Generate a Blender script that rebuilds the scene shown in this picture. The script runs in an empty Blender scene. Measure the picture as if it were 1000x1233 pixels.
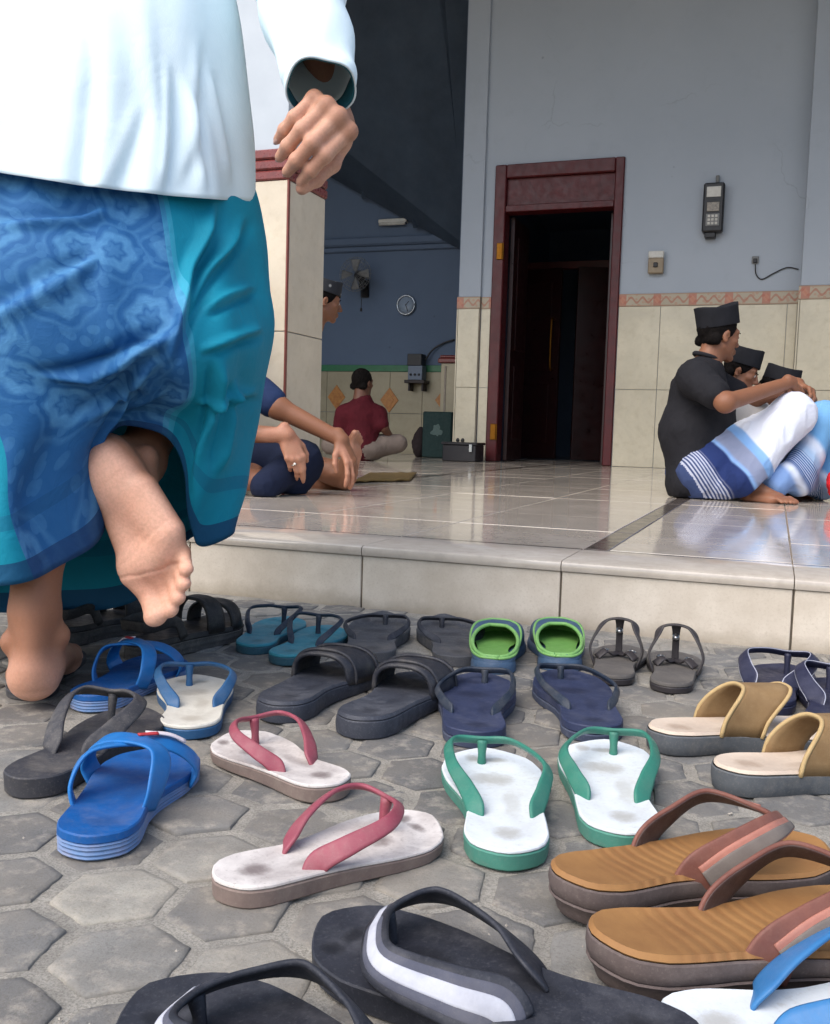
import bpy, math, random
import numpy as np
from mathutils import Vector, Matrix
random.seed(7); RNG = np.random.default_rng(7)
SC = bpy.context.scene
COL = SC.collection
R_ = math.radians
PI = math.pi
# ------------------------------------------------------------------ camera
CAM_H = 0.38
FPX = 1165.0
YAW, PITCH, ROLL = R_(20.316), R_(4.657), R_(1.742)
def _basis():
    cy, sy = math.cos(YAW), math.sin(YAW); cp, sp = math.cos(PITCH), math.sin(PITCH)
    w = np.array([-sy*cp, cy*cp, -sp]); r = np.array([cy, sy, 0.0]); u = np.cross(r, w)
    cr, sr = math.cos(ROLL), math.sin(ROLL)
    return r*cr+u*sr, -r*sr+u*cr, w
CR, CU, CW = _basis()
CP = np.array([0, 0, CAM_H])
RH = np.array([math.cos(YAW), math.sin(YAW), 0.0])     # level, to the right
FH = np.array([-math.sin(YAW), math.cos(YAW), 0.0])    # level, away
UZ = np.array([0, 0, 1.0])
def ray(x, y): return CR*(x-500)/FPX - CU*(y-616.5)/FPX + CW
def G(x, y, z=0.0):
    d = ray(x, y); return CP + d*(z-CAM_H)/d[2]
def AY(x, y, Y):
    d = ray(x, y); return CP + d*Y/d[1]
def pd(x, y, d): return CP + ray(x, y)*d
def fdepth(p): return float((np.array(p)-CP) @ CW)
cam = bpy.data.cameras.new('camera'); co = bpy.data.objects.new('camera', cam); COL.objects.link(co)
cam.sensor_fit = 'HORIZONTAL'; cam.sensor_width = 36; cam.lens = FPX/1000*36
cam.clip_start = 0.02; cam.clip_end = 2000
M = Matrix.Identity(4)
for i in range(3):
    M[i][0] = CR[i]; M[i][1] = CU[i]; M[i][2] = -CW[i]; M[i][3] = CP[i]
co.matrix_world = M
SC.camera = co
# ------------------------------------------------------------------ geometry helpers: geo = (verts Nx3, faces list, uv per vertex or None)
class Geo:
    def __init__(s, v=None, f=None, uv=None):
        s.v = np.zeros((0, 3)) if v is None else np.asarray(v, float)
        s.f = [] if f is None else [tuple(int(i) for i in q) for q in f]
        s.uv = uv
        s.tint = None
    def add(s, o):
        n = len(s.v)
        if s.uv is not None or o.uv is not None:
            a = s.uv if s.uv is not None else np.zeros((n, 2)); b = o.uv if o.uv is not None else np.zeros((len(o.v), 2))
            s.uv = np.vstack([a, b])
        if s.tint is not None or o.tint is not None:
            a = s.tint if s.tint is not None else np.zeros(n); b = o.tint if o.tint is not None else np.zeros(len(o.v))
            s.tint = np.concatenate([a, b])
        s.v = np.vstack([s.v, o.v]); s.f += [tuple(i+n for i in q) for q in o.f]
        return s
    def xf(s, rot=None, loc=None, scale=None):
        v = s.v
        if scale is not None: v = v*np.asarray(scale)
        if rot is not None: v = v @ np.asarray(rot).T
        if loc is not None: v = v + np.asarray(loc)
        s.v = v; return s
def rotz(a): c, s = math.cos(a), math.sin(a); return np.array([[c, -s, 0], [s, c, 0], [0, 0, 1.0]])
def rotx(a): c, s = math.cos(a), math.sin(a); return np.array([[1.0, 0, 0], [0, c, -s], [0, s, c]])
def roty(a): c, s = math.cos(a), math.sin(a); return np.array([[c, 0, s], [0, 1.0, 0], [-s, 0, c]])
def nrm(v): v = np.asarray(v, float); return v/(np.linalg.norm(v)+1e-12)
def box(x0, x1, y0, y1, z0, z1, b=0.0):
    """box with chamfered edges"""
    if b <= 0:
        v = [(x, y, z) for x in (x0, x1) for y in (y0, y1) for z in (z0, z1)]
        f = [(0, 1, 3, 2), (4, 6, 7, 5), (0, 4, 5, 1), (2, 3, 7, 6), (0, 2, 6, 4), (1, 5, 7, 3)]
        return Geo(v, f)
    b = min(b, (x1-x0)*.45, (y1-y0)*.45, (z1-z0)*.45)
    V = []; idx = {}
    c = [(x0, x1), (y0, y1), (z0, z1)]
    for i in (0, 1):
        for j in (0, 1):
            for k in (0, 1):
                s = (1-2*i, 1-2*j, 1-2*k); p = (c[0][i], c[1][j], c[2][k])
                for a in range(3):
                    q = [p[m]+(s[m]*b if m != a else 0) for m in range(3)]
                    idx[(i, j, k, a)] = len(V); V.append(q)
    F = []
    for a in range(3):
        for e in (0, 1):
            o = [m for m in range(3) if m != a]
            r = []
            for (p, q) in ((0, 0), (1, 0), (1, 1), (0, 1)):
                t = [0, 0, 0]; t[a] = e; t[o[0]] = p; t[o[1]] = q
                r.append(idx[(*t, a)])
            F.append(r)
    for a in range(3):
        o = [m for m in range(3) if m != a]
        for (p, q) in ((0, 0), (1, 0), (1, 1), (0, 1)):
            r = []
            for e in (0, 1):
                t = [0, 0, 0]; t[a] = e; t[o[0]] = p; t[o[1]] = q
                r.append((idx[(*t, o[0])], idx[(*t, o[1])]))
            F.append([r[0][0], r[0][1], r[1][1], r[1][0]])
    for i in (0, 1):
        for j in (0, 1):
            for k in (0, 1): F.append([idx[(i, j, k, a)] for a in range(3)])
    return Geo(V, F)
def crv(P, n):
    """Catmull-Rom through P (m x k), n samples"""
    P = np.asarray(P, float); m = len(P)
    Q = np.vstack([2*P[0]-P[1], P, 2*P[-1]-P[-2]])
    out = []
    for t in np.linspace(0, m-1-1e-9, n):
        i = int(t); u = t-i; a, b, c, d = Q[i:i+4]
        out.append(.5*((2*b)+(c-a)*u+(2*a-5*b+4*c-d)*u*u+(3*b-a-3*c+d)*u**3))
    return np.array(out)
def crvc(P, n):
    """closed Catmull-Rom"""
    P = np.asarray(P, float); m = len(P); out = []
    for t in np.linspace(0, m, n, endpoint=False):
        i = int(t) % m; u = t-int(t)
        a, b, c, d = P[(i-1) % m], P[i], P[(i+1) % m], P[(i+2) % m]
        out.append(.5*((2*b)+(c-a)*u+(2*a-5*b+4*c-d)*u*u+(3*b-a-3*c+d)*u**3))
    return np.array(out)
def grid_faces(nr, nc, closed=True, flip=False):
    F = []
    for i in range(nr-1):
        for j in range(nc if closed else nc-1):
            a, b, c, d = i*nc+j, i*nc+(j+1) % nc, (i+1)*nc+(j+1) % nc, (i+1)*nc+j
            F.append((d, c, b, a) if flip else (a, b, c, d))
    return F
def loft(rings, cap0=False, cap1=False, flip=False):
    """rings: list of (n x 3); closed around"""
    nc = len(rings[0]); V = np.vstack(rings); F = grid_faces(len(rings), nc, True, flip)
    if cap0: F.append(tuple(range(nc))[::1 if flip else -1])
    if cap1: F.append(tuple(range((len(rings)-1)*nc, len(rings)*nc))[::-1 if flip else 1])
    return Geo(V, F)
def tube(P, r, n=24, sides=8, cap=True, raw=False):
    P = np.asarray(P, float) if raw else crv(P, n)
    n = len(P); r = np.full(n, r) if np.isscalar(r) else np.interp(np.linspace(0, 1, n), np.linspace(0, 1, len(r)), r)
    T = np.gradient(P, axis=0); rings = []
    up = np.array([0, 0, 1.0]) if abs(nrm(T[0])[2]) < .9 else np.array([1.0, 0, 0])
    for i in range(n):
        t = nrm(T[i]); a = nrm(up-t*(up@t)); b = np.cross(t, a); up = a
        rings.append([P[i]+r[i]*(math.cos(q)*a+math.sin(q)*b) for q in np.linspace(0, 2*PI, sides, endpoint=False)])
    return loft([np.array(q) for q in rings], cap, cap)
def band(P, w, t, center=None, n=28, sides=12, normal=None, edge=.55, yk=.25, lift=0.0, slide=0.0):
    """flat strap swept along P. w, t: width and thickness along it (lists). Its flat side faces away from the axis through `center` (function of y) or `normal`"""
    P = crv(P, n); s = np.linspace(0, 1, n)
    W = np.interp(s, np.linspace(0, 1, len(w)), w) if not np.isscalar(w) else np.full(n, w)
    TT = np.interp(s, np.linspace(0, 1, len(t)), t) if not np.isscalar(t) else np.full(n, t)
    T = np.gradient(P, axis=0); rings = []
    for i in range(n):
        tg = nrm(T[i])
        if normal is not None: nn = np.asarray(normal(s[i]) if callable(normal) else normal, float)
        else:
            c = np.asarray(center, float); nn = P[i]-c; nn[1] *= yk
        nn = nrm(nn-tg*(nn@tg)); b = np.cross(tg, nn)
        ring = []; P0 = P[i]+nn*lift+b*slide*(1 if b[1] > 0 else -1)
        for q in np.linspace(0, 2*PI, sides, endpoint=False):
            cx, sx = math.cos(q), math.sin(q)
            cx = math.copysign(abs(cx)**edge, cx); sx = math.copysign(abs(sx)**edge, sx)
            ring.append(P0+b*cx*W[i]/2+nn*sx*TT[i]/2)
        rings.append(np.array(ring))
    g = loft(rings, True, True)
    g.uv = np.array([(q, j/sides) for q in s for j in range(sides)])
    return g
def lathe(prof, n=32, axis='z'):
    rings = []
    for r, z in prof: rings.append(np.array([(r*math.cos(a), r*math.sin(a), z) for a in np.linspace(0, 2*PI, n, endpoint=False)]))
    return loft(rings, True, True)
def along(g, d):
    """turn a geometry built round +Z to point along d"""
    z = nrm(d); a = nrm(np.cross([0.3, 1, 0.1], z)); b = np.cross(z, a)
    return g.xf(rot=np.stack([a, b, z], 1))
# ------------------------------------------------------------------ noise for meshes
_ph = RNG.uniform(0, 6.28, (12, 3)); _dr = RNG.normal(size=(12, 3)); _dr /= np.linalg.norm(_dr, axis=1)[:, None]
def wob(p, s=1.0, seed=0):
    """smooth pseudo noise in -1..1 at scale s (per metre)"""
    p = np.atleast_2d(p)*s; o = np.zeros(len(p))
    for i in range(12):
        f = 1+.35*i; o += np.sin(p@_dr[(i+seed) % 12]*f*2+_ph[i, seed % 3]+seed)/(1+.25*i)
    return o/4
# ------------------------------------------------------------------ signed distance bodies -> one continuous surface
class Body:
    def __init__(s, k=.015): s.p = []; s.k = k
    def cone(s, a, b, ra, rb=None, k=None, neg=False): s.p.append(('c', np.array(a, float), np.array(b, float), ra, ra if rb is None else rb, s.k if k is None else k, neg)); return s
    def ell(s, c, r, rot=None, k=None, neg=False): s.p.append(('e', np.array(c, float), np.array(r, float), np.eye(3) if rot is None else np.asarray(rot, float), None, s.k if k is None else k, neg)); return s
    def chain(s, P, Rr, k=None):
        for i in range(len(P)-1): s.cone(P[i], P[i+1], Rr[i], Rr[i+1], k)
        return s
    def moved(s, rot, loc, scale=1.0):
        """the primitives under a similarity"""
        out = Body(s.k*scale)
        for q in s.p:
            if q[0] == 'c': out.p.append(('c', rot@(q[1]*scale)+loc, rot@(q[2]*scale)+loc, q[3]*scale, q[4]*scale, q[5]*scale, q[6]))
            else: out.p.append(('e', rot@(q[1]*scale)+loc, q[2]*scale, rot@q[3], None, q[5]*scale, q[6]))
        return out
    def extend(s, o): s.p += o.p; return s
    def bounds(s):
        lo, hi = [], []
        for q in s.p:
            if q[6]: continue
            if q[0] == 'c':
                r = max(q[3], q[4]); lo.append(np.minimum(q[1], q[2])-r); hi.append(np.maximum(q[1], q[2])+r)
            else: r = max(q[2]); lo.append(q[1]-r); hi.append(q[1]+r)
        return np.min(lo, 0), np.max(hi, 0)
    def mesh(s, vox, smooth=2, clip=None):
        lo, hi = s.bounds(); lo = lo-3*vox; hi = hi+3*vox
        n = np.ceil((hi-lo)/vox).astype(int)+1
        ax = [lo[i]+vox*np.arange(n[i]) for i in range(3)]
        D = np.full(n, 1.0, np.float32)
        for q in s.p:
            k = q[5]; pad = k+3*vox
            if q[0] == 'c': r = max(q[3], q[4]); a0 = np.minimum(q[1], q[2])-r-pad; a1 = np.maximum(q[1], q[2])+r+pad
            else: r = max(q[2]); a0 = q[1]-r-pad; a1 = q[1]+r+pad
            i0 = np.clip(np.floor((a0-lo)/vox).astype(int), 0, n); i1 = np.clip(np.ceil((a1-lo)/vox).astype(int)+1, 0, n)
            if np.any(i1 <= i0): continue
            X = ax[0][i0[0]:i1[0], None, None]; Y = ax[1][None, i0[1]:i1[1], None]; Z = ax[2][None, None, i0[2]:i1[2]]
            if q[0] == 'c':
                a, b = q[1], q[2]; ab = b-a; L = max(ab@ab, 1e-12)
                px, py, pz = X-a[0], Y-a[1], Z-a[2]
                t = np.clip((px*ab[0]+py*ab[1]+pz*ab[2])/L, 0, 1)
                d = np.sqrt((px-t*ab[0])**2+(py-t*ab[1])**2+(pz-t*ab[2])**2)-(q[3]+(q[4]-q[3])*t)
            else:
                Rm = q[3]; px, py, pz = X-q[1][0], Y-q[1][1], Z-q[1][2]
                l = [Rm[0, j]*px+Rm[1, j]*py+Rm[2, j]*pz for j in range(3)]
                k0 = np.sqrt(sum((l[j]/q[2][j])**2 for j in range(3))); k1 = np.sqrt(sum((l[j]/q[2][j]**2)**2 for j in range(3)))+1e-9
                d = k0*(k0-1)/k1
            W = D[i0[0]:i1[0], i0[1]:i1[1], i0[2]:i1[2]]
            if q[6]: d = -d; h = np.maximum(k-np.abs(W-d), 0)/k; W[...] = np.maximum(W, d)+h*h*k/4
            else: h = np.maximum(k-np.abs(W-d), 0)/k; W[...] = np.minimum(W, d)-h*h*k/4
        if clip is not None:
            D = np.maximum(D, clip(ax[0][:, None, None], ax[1][None, :, None], ax[2][None, None, :])).astype(np.float32)
        return surface_nets(D, lo, vox, smooth)
def surface_nets(D, lo, vox, smooth=0):
    S = D < 0
    c = [S[i:S.shape[0]-1+i, j:S.shape[1]-1+j, k:S.shape[2]-1+k] for i in (0, 1) for j in (0, 1) for k in (0, 1)]
    cnt = sum(q.astype(np.int8) for q in c); act = (cnt > 0) & (cnt < 8)
    I = np.argwhere(act); idx = np.full(act.shape, -1, np.int64); idx[tuple(I.T)] = np.arange(len(I))
    acc = np.zeros((len(I), 3)); num = np.zeros(len(I))
    cor = [(i, j, k) for i in (0, 1) for j in (0, 1) for k in (0, 1)]
    for a in cor:
        for ax in range(3):
            if a[ax]: continue
            b = list(a); b[ax] = 1
            da = D[I[:, 0]+a[0], I[:, 1]+a[1], I[:, 2]+a[2]]; db = D[I[:, 0]+b[0], I[:, 1]+b[1], I[:, 2]+b[2]]
            m = (da < 0) != (db < 0); t = np.where(m, da/(da-db+1e-20), 0)
            p = np.tile(np.array(a, float), (len(I), 1)); p[:, ax] += t
            acc[m] += p[m]; num[m] += 1
    V = (I+acc/num[:, None])*vox+lo
    F = []
    for ax in range(3):
        s0 = [slice(None)]*3; s1 = [slice(None)]*3; s0[ax] = slice(0, -1); s1[ax] = slice(1, None)
        A, B = S[tuple(s0)], S[tuple(s1)]
        E = np.argwhere(A != B); u, w = [q for q in range(3) if q != ax]
        E = E[(E[:, u] > 0) & (E[:, w] > 0) & (E[:, u] < S.shape[u]-1) & (E[:, w] < S.shape[w]-1)]
        def cell(du, dw):
            q = E.copy(); q[:, u] -= du; q[:, w] -= dw; return idx[tuple(q.T)]
        Q = np.stack([cell(1, 1), cell(0, 1), cell(0, 0), cell(1, 0)], 1)
        ins = A[tuple(E.T)]
        if ax == 1: ins = ~ins
        Q[~ins] = Q[~ins][:, ::-1]
        F.append(Q)
    F = np.vstack(F)
    for _ in range(smooth):
        a = np.zeros_like(V); n = np.zeros(len(V))
        for i in range(4):
            for j in (1, 3):
                np.add.at(a, F[:, i], V[F[:, (i+j) % 4]]); np.add.at(n, F[:, i], 1)
        V = V*.5+.5*a/n[:, None]
    return Geo(V, F.tolist())
# ------------------------------------------------------------------ objects
def tag(o, label=None, cat=None, group=None, kind=None):
    if label: o['label'] = label
    if cat: o['category'] = cat
    if group: o['group'] = group
    if kind: o['kind'] = kind
    return o
def empty(name, loc=(0, 0, 0), rz=0.0, label=None, cat=None, group=None):
    o = bpy.data.objects.new(name, None); COL.objects.link(o); o.location = tuple(float(q) for q in loc); o.rotation_euler = (0, 0, rz)
    o.empty_display_size = .05
    return tag(o, label, cat, group)
def worldloc(o):
    l = np.zeros(3)
    while o is not None: l = l+np.array(o.location); o = o.parent
    return l
def obj(name, geo, mat, parent=None, smooth=True, local=False, angle=None, label=None, loc=None):
    """one mesh object; a child is given in world coordinates unless local"""
    me = bpy.data.meshes.new(name)
    v = geo.v
    if loc is not None: v = v-np.asarray(loc, float)
    elif parent is not None and not local: v = v-worldloc(parent)
    me.from_pydata([tuple(q) for q in v], [], geo.f); me.update()
    if geo.uv is not None:
        ul = me.uv_layers.new(name='uv'); li = np.zeros(len(me.loops), np.int32); me.loops.foreach_get('vertex_index', li)
        ul.data.foreach_set('uv', np.asarray(geo.uv, np.float32)[li].ravel())
    if geo.tint is not None:
        at = me.attributes.new('tint', 'FLOAT', 'POINT'); at.data.foreach_set('value', np.asarray(geo.tint, np.float32))
    if smooth:
        me.polygons.foreach_set('use_smooth', [True]*len(me.polygons))
        if angle: me.set_sharp_from_angle(angle=R_(angle))
    if mat is not None: me.materials.append(mat)
    o = bpy.data.objects.new(name, me); COL.objects.link(o)
    if loc is not None: o.location = tuple(float(q) for q in loc)
    if parent is not None: o.parent = parent
    if label: o['label'] = label
    return o
def subsurf(o, n=1):
    m = o.modifiers.new('s', 'SUBSURF'); m.levels = n; m.render_levels = n; return o
def solid(o, t, off=0.0):
    m = o.modifiers.new('t', 'SOLIDIFY'); m.thickness = t; m.offset = off; return o
# ------------------------------------------------------------------ materials
class NT:
    def __init__(s, name):
        s.m = bpy.data.materials.new(name); s.m.use_nodes = True; s.t = s.m.node_tree; s.b = s.t.nodes['Principled BSDF']
    def n(s, typ, **kw):
        q = s.t.nodes.new(typ)
        for k, v in kw.items():
            if k.startswith('i_'): q.inputs[k[2:].replace('_', ' ')].default_value = v
            else: setattr(q, k, v)
        return q
    def l(s, a, b): s.t.links.new(a, b)
    def noise(s, scale, detail=6, rough=.6, coord='Object', dist=0.0):
        tc = s.n('ShaderNodeTexCoord'); q = s.n('ShaderNodeTexNoise'); q.inputs['Scale'].default_value = scale; q.inputs['Detail'].default_value = detail
        q.inputs['Roughness'].default_value = rough; q.inputs['Distortion'].default_value = dist; s.l(tc.outputs[coord], q.inputs['Vector']); return q.outputs['Fac']
    def ramp(s, fac, stops):
        q = s.n('ShaderNodeValToRGB'); e = q.color_ramp.elements
        while len(e) < len(stops): e.new(.5)
        for i, (p, c) in enumerate(stops):
            e[i].position = p; e[i].color = (c, c, c, 1) if np.isscalar(c) else (*c, 1)
        s.l(fac, q.inputs['Fac']); return q.outputs['Color']
    def mix(s, fac, a, b, mode='MIX'):
        q = s.n('ShaderNodeMix', data_type='RGBA', blend_type=mode)
        for val, inp in ((fac, q.inputs['Factor']), (a, q.inputs[6]), (b, q.inputs[7])):
            if hasattr(val, 'node'): s.l(val, inp)
            elif np.isscalar(val): inp.default_value = val
            else: inp.default_value = (*val, 1) if len(val) == 3 else val
        return q.outputs[2]
    def math(s, op, a, b=None, clamp=False):
        q = s.n('ShaderNodeMath', operation=op, use_clamp=clamp)
        for val, inp in ((a, q.inputs[0]), (b, q.inputs[1])):
            if val is None: continue
            if hasattr(val, 'node'): s.l(val, inp)
            else: inp.default_value = val
        return q.outputs[0]
    def bump(s, h, strength=.3, dist=.002):
        q = s.n('ShaderNodeBump'); q.inputs['Strength'].default_value = strength; q.inputs['Distance'].default_value = dist
        s.l(h, q.inputs['Height']); s.l(q.outputs['Normal'], s.b.inputs['Normal']); return q
    def attr(s, name, out='Fac'): q = s.n('ShaderNodeAttribute', attribute_name=name); return q.outputs[out]
    def uv(s):
        q = s.n('ShaderNodeTexCoord'); x = s.n('ShaderNodeSeparateXYZ'); s.l(q.outputs['UV'], x.inputs[0]); return x.outputs[0], x.outputs[1]
    def color(s, c):
        if hasattr(c, 'node'): s.l(c, s.b.inputs['Base Color'])
        else: s.b.inputs['Base Color'].default_value = (*c, 1)
        return s
    def rough(s, r):
        if hasattr(r, 'node'): s.l(r, s.b.inputs['Roughness'])
        else: s.b.inputs['Roughness'].default_value = r
        return s
MC = {}
def mat(name, c, rough=.6, c2=None, scale=30, amt=.5, bump=.15, bscale=None, bd=.001, metal=0.0, spec=None, coat=0.0, lo=.35, hi=.7):
    """a plain worn surface: two colours mixed by noise, roughness varied, fine bump"""
    if name in MC: return MC[name]
    q = NT(name); n = q.noise(scale, 7, .62)
    if c2 is None: c2 = tuple(x*.75 for x in c)
    fac = q.ramp(n, [(lo, 0.0), (hi, amt)])
    q.color(q.mix(fac, c, c2))
    q.rough(q.ramp(q.noise(scale*2.3, 4), [(.3, max(rough-.08, .02)), (.7, min(rough+.1, 1))]))
    if bump: q.bump(q.noise(bscale or scale*6, 5, .6), bump, bd)
    q.b.inputs['Metallic'].default_value = metal
    if spec is not None: q.b.inputs['Specular IOR Level'].default_value = spec
    if coat: q.b.inputs['Coat Weight'].default_value = coat; q.b.inputs['Coat Roughness'].default_value = .1
    MC[name] = q.m; return q.m
def cut_tree(o): return [c for c in COL.objects if c.parent == o]
def srgb(*c):
    """display values 0-255 to linear"""
    return tuple(((x/255)/12.92 if x <= 10 else ((x/255+.055)/1.055)**2.4) for x in c)
# ------------------------------------------------------------------ daylight: bright overcast, the porch under a roof
W = bpy.data.worlds.new('World'); SC.world = W; W.use_nodes = True
nt = W.node_tree; bg = nt.nodes['Background']
sky = nt.nodes.new('ShaderNodeTexSky'); sky.sky_type = 'NISHITA'; sky.sun_disc = False
SUN_EL, SUN_AZ = R_(52), R_(205)      # azimuth clockwise from +Y: behind the camera and to the left
sky.sun_elevation = SUN_EL; sky.sun_rotation = SUN_AZ
sky.air_density = 1.0; sky.dust_density = 3.0; sky.ozone_density = 1.0
nt.links.new(sky.outputs[0], bg.inputs[0]); bg.inputs[1].default_value = 0.12
sl = bpy.data.lights.new('sun', 'SUN'); sl.energy = 1.0; sl.angle = R_(60); sl.color = (1, .975, .94)
so = bpy.data.objects.new('sun', sl); COL.objects.link(so)
sd = np.array([math.sin(SUN_AZ)*math.cos(SUN_EL), math.cos(SUN_AZ)*math.cos(SUN_EL), math.sin(SUN_EL)])
so.rotation_euler = Vector(sd).to_track_quat('Z', 'Y').to_euler(); so.location = tuple(sd*20)
SC.view_settings.view_transform = 'Standard'; SC.view_settings.look = 'None'; SC.view_settings.exposure = 1.2; SC.view_settings.gamma = 1
SC.render.engine = 'CYCLES'
SC.cycles.use_denoising = True; SC.cycles.max_bounces = 8; SC.cycles.diffuse_bounces = 5
SC.cycles.caustics_reflective = False; SC.cycles.caustics_refractive = False
# ------------------------------------------------------------------ materials of the place
YR, ZF, YW, YH = 1.885, 0.137, 8.80, 10.4        # riser, porch floor, front wall, far wall of the hall
def m_paver():
    q = NT('paver'); t = q.attr('tint')
    base = q.ramp(t, [(0, srgb(90, 90, 91)), (.45, srgb(108, 108, 107)), (.8, srgb(124, 123, 120)), (1, srgb(164, 160, 149))])
    n = q.noise(14, 8, .68); base = q.mix(q.ramp(n, [(.36, .5), (.6, 0.0)]), base, srgb(88, 87, 86))
    n2 = q.noise(38, 6, .7); base = q.mix(q.ramp(n2, [(.5, 0.0), (.72, .6)]), base, srgb(182, 174, 160))
    n3 = q.noise(420, 3, .7); base = q.mix(q.ramp(n3, [(.35, .45), (.5, 0.0), (.62, 0.0), (.75, .4)]), base, srgb(150, 146, 138), 'OVERLAY')
    n4 = q.noise(5, 4, .6); base = q.mix(q.ramp(n4, [(.4, 0.0), (.7, .5)]), base, srgb(150, 140, 124))
    q.color(base).rough(.92); q.bump(q.noise(260, 8, .75), .7, .0016); q.b.inputs['Specular IOR Level'].default_value = .25
    return q.m
def m_sand():
    q = NT('joint_sand'); n = q.noise(24, 8, .7)
    base = q.ramp(n, [(.3, srgb(128, 125, 118)), (.5, srgb(152, 148, 139)), (.7, srgb(170, 165, 154))])
    base = q.mix(q.ramp(q.noise(500, 3, .7), [(.4, .5), (.55, 0.0)]), base, srgb(96, 90, 82))
    q.color(base).rough(.95); q.bump(q.noise(330, 8, .75), .8, .002); q.b.inputs['Specular IOR Level'].default_value = .2
    return q.m
def m_floor():
    q = NT('polished_floor_tile'); n = q.noise(3, 8, .65, dist=.6)
    base = q.ramp(n, [(.3, srgb(170, 161, 149)), (.55, srgb(192, 182, 169)), (.75, srgb(204, 195, 183))])
    base = q.mix(q.ramp(q.noise(40, 6, .7), [(.45, 0.0), (.75, .35)]), base, srgb(140, 128, 116))
    q.color(base).rough(q.ramp(q.noise(9, 6, .6), [(.35, .055), (.7, .13)])); q.b.inputs['Specular IOR Level'].default_value = .62
    q.bump(q.noise(2.2, 2, .5), .05, .004)
    return q.m
def m_riser():
    q = NT('cream_riser_tile'); n = q.noise(7, 8, .7)
    base = q.ramp(n, [(.3, srgb(192, 180, 163)), (.7, srgb(222, 212, 197))])
    base = q.mix(q.ramp(q.noise(210, 3, .7), [(.52, 0.0), (.75, .5)]), base, srgb(182, 168, 148))
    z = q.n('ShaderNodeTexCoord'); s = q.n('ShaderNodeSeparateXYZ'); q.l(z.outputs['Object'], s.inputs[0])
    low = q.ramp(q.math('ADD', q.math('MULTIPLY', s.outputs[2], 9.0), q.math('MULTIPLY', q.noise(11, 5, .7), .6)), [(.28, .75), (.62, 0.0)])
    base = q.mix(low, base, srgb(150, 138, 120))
    q.color(base).rough(.3); q.bump(q.noise(60, 4), .06, .001)
    return q.m
def m_paint(name, c, c2):
    q = NT(name); n = q.noise(.9, 6, .6); base = q.mix(q.ramp(n, [(.35, 0.0), (.7, .7)]), c, c2)
    base = q.mix(q.ramp(q.noise(4.5, 8, .7), [(.55, 0.0), (.8, .35)]), base, tuple(x*.72 for x in c))
    vv = q.n('ShaderNodeTexVoronoi'); vv.inputs['Scale'].default_value = 3.2; tc = q.n('ShaderNodeTexCoord'); q.l(tc.outputs['Object'], vv.inputs['Vector'])
    base = q.mix(q.ramp(q.math('ADD', vv.outputs['Distance'], q.math('MULTIPLY', q.noise(40, 5, .7), .06)), [(.052, .55), (.075, 0.0)]), base, tuple(x*.45 for x in c))
    wr_ = q.n('ShaderNodeTexVoronoi', feature='DISTANCE_TO_EDGE'); wr_.inputs['Scale'].default_value = .55; nd = q.n('ShaderNodeTexNoise'); nd.inputs['Scale'].default_value = 3.5; nd.inputs['Detail'].default_value = 8; q.l(tc.outputs['Object'], nd.inputs['Vector'])
    mx_ = q.n('ShaderNodeMixRGB', blend_type='ADD'); mx_.inputs[0].default_value = .35; q.l(tc.outputs['Object'], mx_.inputs[1]); q.l(nd.outputs['Color'], mx_.inputs[2]); q.l(mx_.outputs[0], wr_.inputs['Vector'])
    base = q.mix(q.math('MULTIPLY', q.ramp(wr_.outputs['Distance'], [(.0, .35), (.0035, 0.0)]), q.ramp(q.noise(1.1, 3), [(.5, 0.0), (.6, 1.0)])), base, tuple(x*.5 for x in c))
    q.color(base).rough(.75); q.bump(q.noise(45, 6, .6), .12, .002)
    return q.m
def m_walltile(name='glazed_wall_tile', c=(204, 195, 172), r=.2):
    q = NT(name); n = q.noise(2.4, 7, .65, dist=.4)
    base = q.ramp(n, [(.3, srgb(*[x*.93 for x in c])), (.7, srgb(*[min(x*1.05, 250) for x in c]))])
    base = q.mix(q.ramp(q.noise(18, 6, .7), [(.5, 0.0), (.75, .4)]), base, srgb(c[0]*.86, c[1]*.83, c[2]*.76))
    q.color(base).rough(r); q.bump(q.noise(3, 2), .05, .004); return q.m
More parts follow.
